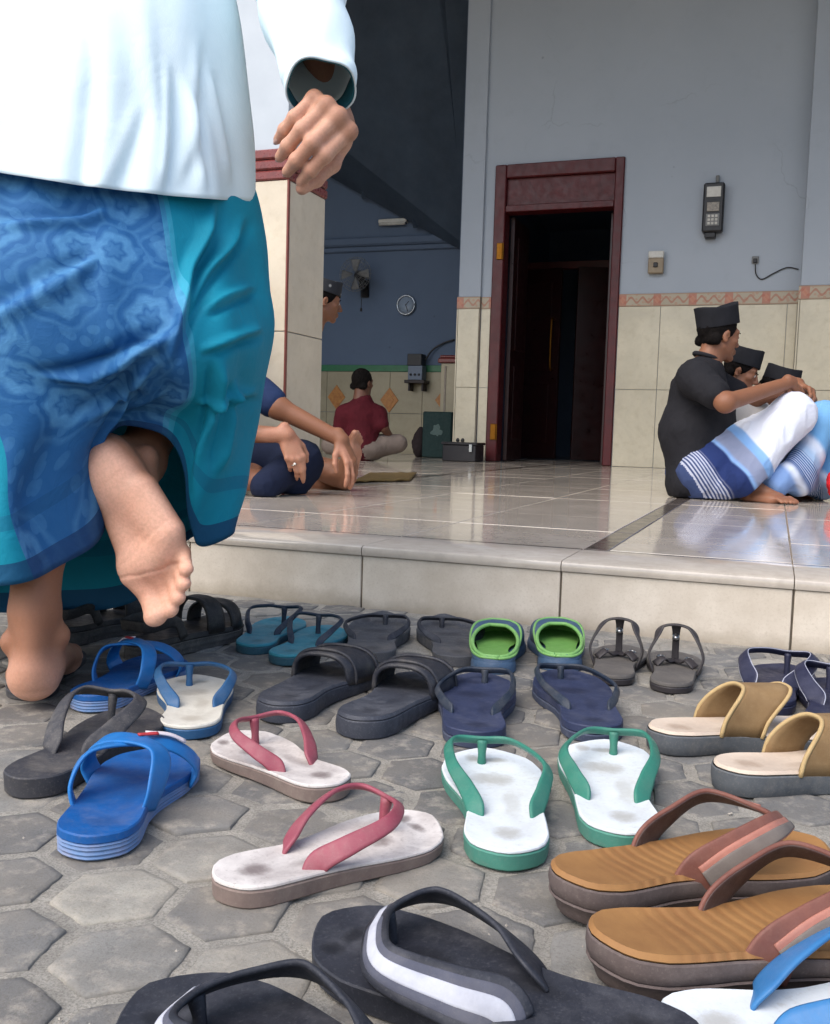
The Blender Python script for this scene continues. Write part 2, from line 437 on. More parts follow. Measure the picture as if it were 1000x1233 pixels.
def m_border():
    q = NT('border_tile'); tc = q.n('ShaderNodeTexCoord'); s = q.n('ShaderNodeSeparateXYZ'); q.l(tc.outputs['UV'], s.inputs[0])
    x, z = s.outputs[0], s.outputs[1]
    fr = q.math('FRACT', q.math('DIVIDE', x, .30))
    blk = q.math('LESS_THAN', q.math('ABSOLUTE', q.math('SUBTRACT', fr, .5)), .11)
    edge = q.math('GREATER_THAN', q.math('ABSOLUTE', q.math('SUBTRACT', z, .5)), .40)
    # vine: a sine ribbon with leaf blots
    w = q.math('ADD', .5, q.math('MULTIPLY', q.math('SINE', q.math('MULTIPLY', x, 62.8)), .20))
    vine = q.math('LESS_THAN', q.math('ABSOLUTE', q.math('SUBTRACT', z, w)), .10)
    vn = q.n('ShaderNodeTexVoronoi'); q.l(tc.outputs['Object'], vn.inputs['Vector']); vn.inputs['Scale'].default_value = 26
    leaf = q.math('LESS_THAN', vn.outputs['Distance'], .34)
    base = q.mix(q.noise(6, 5), srgb(176, 164, 142), srgb(158, 145, 122))
    base = q.mix(q.math('MULTIPLY', leaf, .45), base, srgb(172, 112, 84))
    base = q.mix(q.math('MULTIPLY', vine, .7), base, srgb(160, 92, 66))
    inner = q.math('LESS_THAN', q.math('ADD', q.math('ABSOLUTE', q.math('SUBTRACT', fr, .5)), q.math('MULTIPLY', q.math('ABSOLUTE', q.math('SUBTRACT', z, .5)), .3)), .09)
    base = q.mix(q.math('MULTIPLY', blk, .75), base, srgb(170, 92, 68))
    base = q.mix(q.math('MULTIPLY', inner, .5), base, srgb(188, 128, 96))
    base = q.mix(q.math('MULTIPLY', edge, .7), base, srgb(150, 118, 92))
    q.color(base).rough(.3); return q.m
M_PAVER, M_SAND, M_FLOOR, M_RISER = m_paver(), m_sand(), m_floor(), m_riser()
M_BLUE = m_paint('pale_blue_plaster', srgb(168, 176, 185), srgb(157, 166, 176))
M_BLUE_SHADED = m_paint('shaded_blue_plaster', srgb(92, 108, 130), srgb(82, 98, 120))  # darkened plaster blue: the dimness of the hall is put into the colour
M_TILE = m_walltile(); M_BORDER = m_border()
M_GROUT = mat('grout', srgb(156, 146, 132), .9, srgb(126, 117, 105), 40)
M_DARKSTRIP = mat('dark_listello_tile', srgb(92, 84, 78), .14, srgb(70, 64, 60), 14, bump=0)
M_MAROON = mat('maroon_gloss_paint', srgb(84, 10, 16), .45, srgb(60, 8, 12), 9, .8, bump=.08)
M_MAROON_D = mat('dark_stained_wood', srgb(46, 16, 16), .35, srgb(28, 10, 11), 6, .8, bump=.1)
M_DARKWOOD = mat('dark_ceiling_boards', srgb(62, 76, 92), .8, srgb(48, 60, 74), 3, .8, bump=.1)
M_BRASS = mat('brass', srgb(132, 88, 32), .42, srgb(100, 62, 24), 30, metal=1.0, bump=0)
M_ROOF = mat('porch_soffit', srgb(190, 192, 192), .85, srgb(160, 163, 165), 3)
# ------------------------------------------------------------------ ground: sand bed and the hexagon paving
g = Geo([(-60, -60, -.004), (60, -60, -.004), (60, 60, -.004), (-60, 60, -.004)], [(0, 1, 2, 3)])
tag(obj('ground', g, mat('yard_concrete', srgb(140, 134, 126), .95, srgb(110, 105, 98), 3), smooth=False), kind='structure')
def paving():
    pitch = .098; a1 = R_(10); rot = R_(40)
    u = np.array([math.cos(a1), math.sin(a1)])*pitch; v = np.array([math.cos(a1+PI/3), math.sin(a1+PI/3)])*pitch
    c0 = np.array([-.478, .620]); out = Geo(); out.tint = np.zeros(0)
    NS = 36; th = np.linspace(0, 2*PI, NS, endpoint=False)
    for i in range(-45, 46):
        for j in range(-45, 46):
            c = c0+u*i+v*j+RNG.normal(0, .0016, 2)
            if not (-2.6 < c[0] < 2.2 and .12 < c[1] < YR-.02): continue
            R0 = pitch/2/math.cos(PI/6)
            # rounded hexagon radius
            aa = (th-rot) % (PI/3)-PI/6
            rr = (pitch/2-.0062)/np.cos(aa); rr = np.minimum(rr, R0*.895)
            w = wob(np.stack([c[0]+np.cos(th)*rr, c[1]+np.sin(th)*rr, th*0], 1), 45, 1)
            rr = rr*(1+.022*w+.009*RNG.normal(size=NS)); tilt = RNG.normal(0, .012, 2); hz = RNG.normal(0, .0007)
            tn = float(np.clip(RNG.normal(.5, .2)+.12*wob([[c[0], c[1], 0]], 3, 2)[0], 0, .92))
            if RNG.random() < .06: tn = RNG.uniform(.85, 1.0)
            rings = []
            for s, z in ((1.01, -.001), (1.0, .0030), (.978, .0042), (.86, .0047), (.4, .0048)):
                x = np.cos(th)*rr*s; y = np.sin(th)*rr*s
                rings.append(np.stack([c[0]+x, c[1]+y, z+hz+x*tilt[0]+y*tilt[1]+.0007*wob(np.stack([c[0]+x, c[1]+y, 0*x], 1), 60, 3)], 1))
            q = loft(rings, False, True); q.tint = np.full(len(q.v), tn); out.v = np.vstack([out.v, q.v]) if False else out.v
            parts.append(q)
    return None
parts = []; paving()
big = Geo(); off = 0; vs, fs, ts = [], [], []
for q in parts:
    vs.append(q.v); ts.append(q.tint); fs += [tuple(i+off for i in f) for f in q.f]; off += len(q.v)
big = Geo(np.vstack(vs), fs); big.tint = np.concatenate(ts)
tag(obj('paving', big, M_PAVER, angle=50), kind='structure')
# sand between the stones: a gently uneven sheet
nx, ny = 150, 60; X, Y = np.meshgrid(np.linspace(-2.7, 2.3, nx), np.linspace(.1, YR, ny))
P = np.stack([X.ravel(), Y.ravel(), np.zeros(nx*ny)], 1); P[:, 2] = .0026+.0012*wob(P, 14, 4)+.0006*wob(P, 60, 2)
sg = Geo(P, [(j*nx+i, j*nx+i+1, (j+1)*nx+i+1, (j+1)*nx+i) for j in range(ny-1) for i in range(nx-1)])
tag(obj('joint_sand', sg, M_SAND), kind='structure')
# small grit on the paving
gr = Geo(); gv, gf = [], []
for i in range(420):
    c = np.array([RNG.uniform(-1.5, 1.0), RNG.uniform(.35, YR), 0]); s = RNG.uniform(.0008, .0024)
    b = np.array([(1, 0, 0), (0, 1, 0), (-1, 0, 0), (0, -1, 0), (0, 0, .8), (0, 0, -.8)])*s*RNG.uniform(.6, 1.3, (6, 1)); n = len(gv)*6
    gv.append(b@rotz(RNG.uniform(0, 6)).T+c+[0, 0, .0045]); gf += [(n+a, n+b_, n+e) for a, b_, e in ((0, 1, 4), (1, 2, 4), (2, 3, 4), (3, 0, 4), (1, 0, 5), (2, 1, 5), (3, 2, 5), (0, 3, 5))]
tag(obj('grit', Geo(np.vstack(gv), gf), mat('grit_stone', srgb(168, 160, 148), .9, srgb(100, 96, 90), 200), smooth=False), kind='stuff')
# ------------------------------------------------------------------ porch floor: slab, floor tiles, nosing and riser tiles
T = .43; X0 = -.385
slab = box(-7.2, 4.2, YR+.012, 12.6, -.05, ZF-.006)
tag(obj('porch_floor', slab, M_GROUT, smooth=False), kind='structure')
fl = Geo()
def tiles(x0, x1, y0, y1, gx, gy, gap=.0016):
    out = Geo()
    xs = [x0]+[x for x in gx if x0 < x < x1]+[x1]; ys = [y0]+[y for y in gy if y0 < y < y1]+[y1]
    for a, b in zip(xs, xs[1:]):
        for c, d in zip(ys, ys[1:]):
            if b-a < .01 or d-c < .01: continue
            out.add(box(a+gap, b-gap, c+gap, d-gap, ZF-.012, ZF+RNG.normal(0, .0003), .0012))
    return out
NOS = .215
GX = [X0+T*k for k in range(-18, 14)]; GY = [YR+NOS+.02+T*k for k in range(0, 30)]
fl.add(tiles(-7.2, -1.90, YR+NOS+.02, 12.6, GX, GY)); fl.add(tiles(-1.83, X0, YR+NOS+.02, 12.6, GX, GY)); fl.add(tiles(X0+.055, 4.2, YR+NOS+.02, 12.6, [x for x in GX if x > X0+.1], GY))
tag(obj('floor_tiles', fl, M_FLOOR, smooth=False), kind='structure')
st = Geo(); st.add(tiles(-7.2, 4.2, YR+NOS, YR+NOS+.02, GX, []))
for x in (-1.90, X0):
    w = .07 if x < -1 else .055
    st.add(tiles(x, x+w, YR+NOS+.02, 12.6, [], GY))
tag(obj('floor_strips', st, M_DARKSTRIP, smooth=False), kind='structure')
no = Geo()
for a, b in zip(GX, GX[1:]):
    # nosing tile with a rounded front edge
    pr = [(YR-.004, ZF-.020), (YR-.006, ZF-.010), (YR-.003, ZF-.003), (YR+.004, ZF+.0005), (YR+NOS-.002, ZF+.0005), (YR+NOS-.002, ZF-.011), (YR+.008, ZF-.020)]
    no.add(loft([np.array([(x, y, z) for y, z in pr]) for x in (a+.001, b-.001)], True, True, flip=True))
tag(obj('step_nosing', no, M_FLOOR, angle=40), kind='structure')
ri = Geo()
for a, b in zip(GX, GX[1:]): ri.add(box(a+.002, b-.002, YR, YR+.011, -.02, ZF-.0215, .0012))
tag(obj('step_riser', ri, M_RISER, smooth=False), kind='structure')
# ------------------------------------------------------------------ the prayer hall building
B = empty('prayer_hall', (-2.0, YW, ZF), label='pale blue rendered prayer hall front with cream tiled dado behind the porch', cat='building')
XD0, XD1, ZD = -2.56, -1.385, 2.855     # door frame outline
PXL = -2.23
XWL = -2.872                             # left end of the front wall
wl = Geo()
DZ = 1.555; BZ = 1.665
wl.add(box(XWL, XD0, YW, YW+.18, ZF, 5.2)); wl.add(box(XD1, 4.2, YW, YW+.18, ZF, 5.2)); wl.add(box(XD0, XD1, YW, YW+.18, ZD, 5.2))
obj('front_wall', wl, M_BLUE, B, smooth=False)
pl = box(XWL-.001, -2.66, YW-.035, YW-.0005, BZ, 5.2, .004); obj('pilaster', pl, M_BLUE, B, smooth=False)
XP = .112
obj('corner_pier', box(XP, 2.6, YW-.26, YW-.001, BZ, 5.2, .004), M_BLUE, B, smooth=False)
def tile_field(x0, x1, y, zs, xs, t=.012):
    out = Geo()
    X = [x0]+[x for x in xs if x0+.01 < x < x1-.01]+[x1]
    for a, b in zip(X, X[1:]):
        for c, d in zip(zs, zs[1:]): out.add(box(a+.002, b-.002, y-t, y-.0005, c+.002, d-.002, .0018))
    return out
ZS = [ZF, .825, DZ]
TD = []
TD.append(tile_field(XD1+.004, XP-.0128, YW, ZS, [-1.017, -.517, .02]))
TD.append(tile_field(-2.655, XD0-.004, YW, ZS, [])); TD.append(tile_field(XWL+.002, -2.665, YW-.035, ZS, []))
TD.append(tile_field(XP+.002, 2.6, YW-.26, ZS, [XP+.5*k for k in range(1, 6)]))
TD[-1].add(box(XP-.012, XP-.0005, YW-.27, YW-.014, ZF, DZ-.003, .0015)); TD[-2].add(box(XWL-.012, XWL-.0005, YW-.046, YW+.18, ZF, DZ-.003, .0015))
for q in TD: obj('tile_dado', q, M_TILE, B, smooth=False)
for q in (box(XWL, -2.66, YW-.034, YW-.001, ZF, BZ-.0003), box(XP, 2.6, YW-.258, YW-.002, ZF, BZ-.0003)): obj('dado_backing', q, M_GROUT, B, smooth=False)
def border_strip(x0, x1, y):
    q = box(x0, x1, y-.014, y-.0004, DZ, BZ, .0012); q.uv = np.stack([q.v[:, 0], (q.v[:, 2]-DZ)/(BZ-DZ)], 1); obj('border_tiles', q, M_BORDER, B, smooth=False)
border_strip(XD1+.003, XP-.002, YW); border_strip(-2.655, XD0-.003, YW); border_strip(XWL-.012, -2.66, YW-.035); border_strip(XP-.013, 2.6, YW-.26)
# door: frame, transom panel, leaves
df = Geo(); jw, jr = .105, .08
df.add(box(XD0, XD0+jw, YW-.03, YW+.15, ZF+.001, ZD, .008)); df.add(box(XD1-jr, XD1, YW-.03, YW+.15, ZF+.001, ZD, .008))
df.add(box(XD0+jw+.0005, XD1-jr-.0005, YW-.03, YW+.15, ZD-.12, ZD, .008)); df.add(box(XD0+jw+.0005, XD1-jr-.0005, YW-.02, YW+.14, 2.43, 2.49, .006))
fr = obj('door_frame', df, M_MAROON, B, smooth=False)
obj('transom_panel', box(XD0+jw+.001, XD1-jr-.001, YW+.02, YW+.06, 2.4905, ZD-.1205, .003), M_MAROON, fr, smooth=False)
for z in (.34, 2.0): obj('hinge', Geo().add(box(XD0+.040, XD0+.095, YW-.042, YW-.0305, z, z+.15, .004)).add(tube([(XD0+.101, YW-.038, z), (XD0+.101, YW-.038, z+.15)], .008, 2)), M_BRASS, fr, smooth=False)
def leaf(x, y0, y1, name='door_leaf', hz=None):
    q = Geo(); q.add(box(x, x+.04, y0, y1, ZF+.01, 2.42, .004))
    for z0, z1 in ((.35, 1.05), (1.2, 2.25)): q.add(box(x-.012, x-.0005, y0+.12, y1-.12, z0, z1, .01)); q.add(box(x+.0405, x+.052, y0+.12, y1-.12, z0, z1, .01))
    o = obj(name, q, M_MAROON_D, B, smooth=False)
    if hz: obj('door_handle', tube([(x-.01, hz, 1.1), (x-.06, hz, 1.12), (x-.06, hz, 1.42), (x-.01, hz, 1.44)], .012, 20), M_BRASS, o)
    return o
leaf(XD0+jw+.01, YW+.16, YW+.72); leaf(XD1-jr-.05, YW+.16, YW+.70)
# passage behind the door with a second pair of doors standing ajar
ps = Geo(); ps.add(box(-2.95, -2.87, YW+.185, 12.6, ZF, 5.2)); ps.add(box(-.9, -.8, YW+.185, 12.6, ZF, 3.2)); ps.add(box(-2.865, -.905, 12.4, 12.5, ZF, 3.2)); ps.add(box(-2.865, -.905, YW+.185, 12.395, 3.0, 3.1))
obj('passage_wall', ps, M_BLUE_SHADED, B, smooth=False)
def swung(xh, yh, w, ang, hs, name='inner_door'):
    q = Geo().add(box(0, w, -.02, .02, ZF+.01, 2.2, .004))
    for z0, z1 in ((.32, .95), (1.1, 2.05)): q.add(box(.1, w-.1, -.034, -.0205, z0, z1, .012))
    o = obj(name, q.xf(rot=rotz(ang), loc=(xh, yh, 0)), M_MAROON_D, B, smooth=False)
    hx = w-.07
    hd = tube([(hx, -.02, 1.12), (hx, -.075, 1.15), (hx, -.075, 1.62), (hx, -.02, 1.65)], .013, 22).xf(rot=rotz(ang), loc=(xh, yh, 0)); obj('door_handle', hd, M_BRASS, o)
    return o
swung(-2.86, 10.6, .62, R_(-14), 1); swung(-1.62, 10.6, .5, R_(180+22), 1); 
obj('inner_door_frame', Geo().add(box(-2.868, -2.80, 10.62, 10.72, ZF+.001, 2.3, .004)).add(box(-1.62, -1.5, 10.62, 10.72, ZF+.001, 2.3, .004)).add(box(-2.799, -1.621, 10.62, 10.72, 2.22, 2.3, .004)), M_MAROON, B, smooth=False)
# hall: far wall with green band and diamond tiles, low dado, dark pitched ceiling
hw = Geo(); hw.add(box(-7.4, -2.96, YH, YH+.12, ZF, 4.6)); obj('hall_wall', hw, M_BLUE_SHADED, B, smooth=False)
HD = 1.075
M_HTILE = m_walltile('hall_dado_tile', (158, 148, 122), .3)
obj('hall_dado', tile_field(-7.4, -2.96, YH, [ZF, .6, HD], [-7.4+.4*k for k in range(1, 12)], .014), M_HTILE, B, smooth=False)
obj('green_band', box(-7.4, -2.96, YH-.022, YH-.0006, HD+.001, HD+.075, .003), mat('green_border', srgb(40, 112, 72), .35, srgb(28, 84, 54), 12), B, smooth=False)
M_DIA = mat('ochre_diamond_tile', srgb(186, 128, 62), .35, srgb(150, 86, 40), 24, .8)
for cx, cz in ((-4.87, .775), (-4.20, .75), (-3.53, .76), (-5.55, .77)):
    q = box(-.085, .085, -.008, 0, -.085, .085, .003).add(box(-.045, .045, -.0125, -.0085, -.045, .045, .002)).xf(rot=roty(R_(45)), scale=None).xf(scale=(.95, 1, 1.2)).xf(loc=(cx, YH-.0146, cz)); obj('diamond_tile', q, M_DIA, B, smooth=False)
obj('cornice', Geo().add(box(-7.4, -2.96, YH-.07, YH-.0007, 2.50, 2.60, .02)).add(box(-7.4, -2.96, YH-.035, YH-.0008, 2.44, 2.499, .01)), M_BLUE_SHADED, B, smooth=False)
# the ceiling: rises from the far wall's sloping top edge towards the porch
e0, e1 = np.array([-2.97, YH-.08, 2.18]), np.array([-7.4, YH-.08, 4.62]); n0, n1 = np.array([-2.97, YW+.1, 5.2]), np.array([-7.4, YW+.1, 5.6])
cg = Geo([*e0[None], *e1[None], *n1[None], *n0[None], *(e0+[0, 0, .1])[None], *(e1+[0, 0, .1])[None], *(n1+[0, 0, .1])[None], *(n0+[0, 0, .1])[None]], [(0, 1, 2, 3), (7, 6, 5, 4), (0, 4, 5, 1), (1, 5, 6, 2), (2, 6, 7, 3), (3, 7, 4, 0)])
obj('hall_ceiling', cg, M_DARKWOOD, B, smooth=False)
for k in range(7):
    u = (k+.5)/7; a = e0*(1-u)+e1*u; b = n0*(1-u)+n1*u; obj('ceiling_batten', tube([a-[0, 0, .03], b-[0, 0, .03]], .028, 2, 4), M_DARKWOOD, B, smooth=False)
obj('hall_side_wall', box(-7.5, -7.405, 3.2, YH+.12, ZF, 5.7), M_BLUE_SHADED, B, smooth=False)
# porch roof
obj('porch_roof', box(-7.6, 4.3, 3.7, YH+.3, 5.22, 5.36), M_ROOF, B, smooth=False)
obj('porch_side_wall', box(2.62, 2.8, 4.6, YW-.01, ZF, 5.2), M_BLUE, B, smooth=False)
# ------------------------------------------------------------------ the tiled pillar at the porch's left
PX0, PX1, PY0, PY1 = -2.23, -1.885, 3.52, 3.865
PB = 1.375
pil = empty('tiled_pillar', ((PX0+PX1)/2, (PY0+PY1)/2, ZF), label='square porch pillar clad in tall cream tiles with a maroon border near its middle', cat='pillar')
obj('pillar_core', box(PX0+.012, PX1-.012, PY0+.012, PY1-.012, ZF, 5.21), mat('pillar_paint', srgb(186, 194, 200), .7, srgb(165, 174, 182), 4), pil, smooth=False)
M_PTILE = m_walltile('pillar_tile', (206, 194, 172), .28)
pt = Geo()
for z0, z1 in ((ZF+.001, .775), (.775, PB)):
    pt.add(box(PX0+.013, PX1-.004, PY0, PY0+.0115, z0+.002, z1-.002, .0015)); pt.add(box(PX1-.0115, PX1, PY0+.0145, PY1-.013, z0+.002, z1-.002, .0015))
    pt.add(box(PX0, PX0+.0115, PY0+.0145, PY1-.013, z0+.002, z1-.002, .0015)); pt.add(box(PX0+.013, PX1-.004, PY1-.0115, PY1, z0+.002, z1-.002, .0015))
obj('tile_cladding', pt, M_PTILE, pil, smooth=False)
obj('corner_trim', box(PX1-.0038, PX1+.003, PY0-.003, PY0+.013, ZF+.001, PB-.001, .001), mat('maroon_trim', srgb(128, 64, 54), .4, srgb(96, 48, 42), 30), pil, smooth=False)
M_PBORD = mat('maroon_border_tile', srgb(122, 52, 48), .3, srgb(92, 38, 38), 40, .8)
pbd = Geo()
for dz in (0, .042, .084): pbd.add(box(PX0-.006, PX1+.006, PY0-.006, PY1+.006, PB+.001+dz, PB+.039+dz, .006))
obj('pillar_border', pbd, M_PBORD, pil, smooth=False)
# ------------------------------------------------------------------ footwear
def rub(name, c, c2=None, rough=.62, scale=45, amt=.6, b=.25, dust=.35, dc=(150, 142, 130), foot=None):
    """foam or rubber: worn colour, pale dust in patches, fine grain"""
    if name in MC: return MC[name]
    q = NT(name); c2 = c2 or tuple(x*.72 for x in c)
    base = q.mix(q.ramp(q.noise(scale, 7, .65), [(.35, 0.0), (.68, amt)]), c, c2)
    base = q.mix(q.ramp(q.noise(scale*.45, 8, .72), [(.48, 0.0), (.78, dust)]), base, srgb(*dc))
    base = q.mix(q.ramp(q.noise(scale*9, 3, .7), [(.55, 0.0), (.75, dust*.7)]), base, srgb(*dc))
    base = q.mix(q.ramp(q.noise(scale*3.1, 9, .8, dist=.6), [(.56, 0.0), (.66, dust*.55)]), base, tuple(x*.6 for x in c))
    if foot:   # the wearer's worn-in heel and ball
        u, v = q.uv(); fc, fa = foot
        def spot(u0, v0, ru, rv):
            a = q.math('DIVIDE', q.math('SUBTRACT', u, u0), ru); b_ = q.math('DIVIDE', q.math('SUBTRACT', v, v0), rv)
            return q.ramp(q.math('ADD', q.math('ADD', q.math('MULTIPLY', a, a), q.math('MULTIPLY', b_, b_)), q.math('MULTIPLY', q.noise(60, 6, .7), .9)), [(.50, 1.0), (1.15, 0.0)])
        sp = q.math('MAXIMUM', q.math('MAXIMUM', spot(.52, .15, .20, .10), spot(.47, .68, .33, .12)), q.math('MAXIMUM', q.math('MULTIPLY', spot(.60, .42, .13, .2), .6), q.math('MAXIMUM', spot(.30, .90, .12, .05), spot(.52, .89, .20, .035))))
        base = q.mix(q.math('MULTIPLY', sp, min(1, fa*1.35)), base, srgb(*fc))
    q.color(base).rough(q.ramp(q.noise(scale*1.7, 5), [(.3, max(rough-.12, .1)), (.7, min(rough+.12, 1))]))
    q.bump(q.noise(scale*10, 6, .7), b, .0008); q.b.inputs['Specular IOR Level'].default_value = .35
    MC[name] = q.m; return q.m
HWT = ([0, .05, .15, .34, .5, .68, .80, .91, .97, 1], [.46, .60, .71, .71, .80, .96, 1.0, .86, .60, .40])
def outline(L, W, side, n=56, square=0.0, narrow=1.0):
    """sole outline, heel at y=0, toe at y=L; side +1 right foot (big toe at -x)"""
    th = np.linspace(0, 2*PI, n, endpoint=False)
    out = []
    for a in th:
        t = .5-.5*math.cos(a); sx = math.sin(a)
        hw = np.interp(t, *HWT)*W/2
        e = min(t, 1-t); end = min(1.0, (max(0.0, e)/.10))  # round the two ends
        hw *= math.sqrt(max(0.0, 1-(1-end)**2.2))
        cx = np.interp(t, [0, .3, .6, .85, 1], [0, .02, 0, -.03, -.07])*side*W
        sg = 1 if sx >= 0 else -1
        if abs(sx) < 1e-9: hw = 0
        waist = np.interp(t, [.2, .42, .62], [0, .05, 0])*W*(1 if sg*side < 0 else 0)
        out.append((cx+sg*(hw-waist), t*L))
    return np.array(out)
def dens(o, m):
    """resample a closed 2-D outline evenly"""
    p = np.vstack([o, o[:1]]); d = np.r_[0, np.cumsum(np.linalg.norm(np.diff(p, axis=0), axis=1))]
    s = np.linspace(0, d[-1], m, endpoint=False)
    return np.stack([np.interp(s, d, p[:, k]) for k in (0, 1)], 1)
class Sole:
    """height field of a sole: thickness and toe spring along y"""
    def __init__(s, L, W, side, h0=.024, h1=.016, spring=.006, heel_lift=0.0, dish=.003, wedge=0.0):
        s.L, s.W, s.side, s.h0, s.h1, s.spring, s.hl, s.dish = L, W, side, h0, h1, spring, heel_lift, dish
        s.o = dens(outline(L, W, side), 64)
    def bot(s, y): t = np.asarray(y)/s.L; return s.spring*np.clip((t-.78)/.22, 0, 1)**2+s.hl*np.clip((.25-t)/.25, 0, 1)**2
    def top(s, y): t = np.asarray(y)/s.L; u = np.clip(t, 0, 1); u = u*u*(3-2*u); return s.bot(y)+s.h0+(s.h1-s.h0)*u
    def shrink(s, d):
        o = s.o; a = np.roll(o, -1, 0)-np.roll(o, 1, 0); nn = np.stack([a[:, 1], -a[:, 0]], 1); nn /= np.linalg.norm(nn, axis=1)[:, None]+1e-9
        c = o.mean(0); sg = np.sign(((o-c)*nn).sum(1)); return o-nn*np.where(sg == 0, 1, sg)[:, None]*d
    def layer(s, f0, f1, out0=0.0, out1=0.0, grooves=0, cap=True, capd=0.0, mid=0.0):
        """the slab between fractions f0 and f1 of the thickness"""
        R = []
        def ring(f, d):
            o = s.shrink(d); y = np.clip(o[:, 1], 0, s.L); z = s.bot(y)+(s.top(y)-s.bot(y))*f; return np.stack([o[:, 0], o[:, 1], z], 1)
        e = .0012; h = s.h0
        if f0 == 0:
            o = s.shrink(out0+.006); R.append(np.stack([o[:, 0], o[:, 1], s.bot(o[:, 1])], 1))
        R.append(ring(f0+(.0001 if f0 == 0 else 0), out0+e)); R.append(ring(f0+min(e*1.2/h, .3*(f1-f0)), out0))
        m = max(2, grooves*4)
        for k in range(1, m):
            u = k/m; d = out0+(out1-out0)*u+mid*math.sin(PI*u)
            if grooves: d += .0012*(.5-.5*math.cos(2*PI*grooves*u))
            R.append(ring(f0+(f1-f0)*(.06+.88*u), d))
        R.append(ring(f1-min(e*1.2/h, .3*(f1-f0)), out1)); R.append(ring(f1, out1+e))
        if cap:
            base = R[-1]; c = base.mean(0)
            for sc in (.93, .82, .66, .48, .30, .14):
                o = s.shrink(out1+e); p = base.copy(); p[:, 0] = np.interp(p[:, 1], *s.mid())+(base[:, 0]-np.interp(p[:, 1], *s.mid()))*sc
                p[:, 1] = c[1]+(base[:, 1]-c[1])*(1-(1-sc)*(.9 if sc < .9 else 1)); p[:, 1] = c[1]+(base[:, 1]-c[1])*sc
                zz = s.top(p[:, 1])*0+s.bot(p[:, 1])+(s.top(p[:, 1])-s.bot(p[:, 1]))*f1
                p[:, 2] = zz-(s.dish+capd)*(1-sc**2)*(.6+.4*np.cos((p[:, 1]/s.L-.12)*2*PI*1.1))
                R.append(p)
        g = loft(R, True, cap, flip=True)
        g.uv = np.stack([g.v[:, 0]/s.W+.5, g.v[:, 1]/s.L], 1)
        return g
    def mid(s): return [0, .3*s.L, .6*s.L, .85*s.L, s.L], [0, .02*s.side*s.W, 0, -.03*s.side*s.W, -.07*s.side*s.W]
    def hw(s, t): return np.interp(t, *HWT)*s.W/2
    def edge(s, t, sg, inset=0.0, up=0.0):
        """a point at the sole's top edge"""
        y = t*s.L; cx = np.interp(t, [0, .3, .6, .85, 1], [0, .02, 0, -.03, -.07])*s.side*s.W
        waist = np.interp(t, [.2, .42, .62], [0, .05, 0])*s.W*(1 if sg*s.side < 0 else 0)
        return np.array([cx+sg*(s.hw(t)-waist-inset), y, float(s.top(y))+up])
SHOES = []
def shoe(kind, heel, toe, label, group, side=1, W=.10, zt=.018, lmin=None, turn=0.0, anchor='heel', dy=11):
    """heel, toe: where the two ends touch the ground"""
    a = G(heel[0], heel[1]+dy, 0.0); b = G(toe[0], toe[1]+dy, zt); d = b-a; L = float(np.hypot(d[0], d[1]))
    if lmin: L = lmin
    rz = math.atan2(-d[0], d[1])+turn
    if anchor == 'toe': a = b-np.array([-math.sin(rz), math.cos(rz), 0])*L
    r = empty(kind, (a[0], a[1], .0052), rz, label, 'sandal' if kind != 'clog' else 'clog', group)
    SHOES.append((label[:30], round(L, 3), round(math.degrees(rz))))
    return r, L, W, side
def L_(o): return o
def part(name, g, m, r, angle=None): return obj(name, g, m, r, local=True, angle=angle or (32 if name in ('sole', 'footbed', 'midsole') else None))
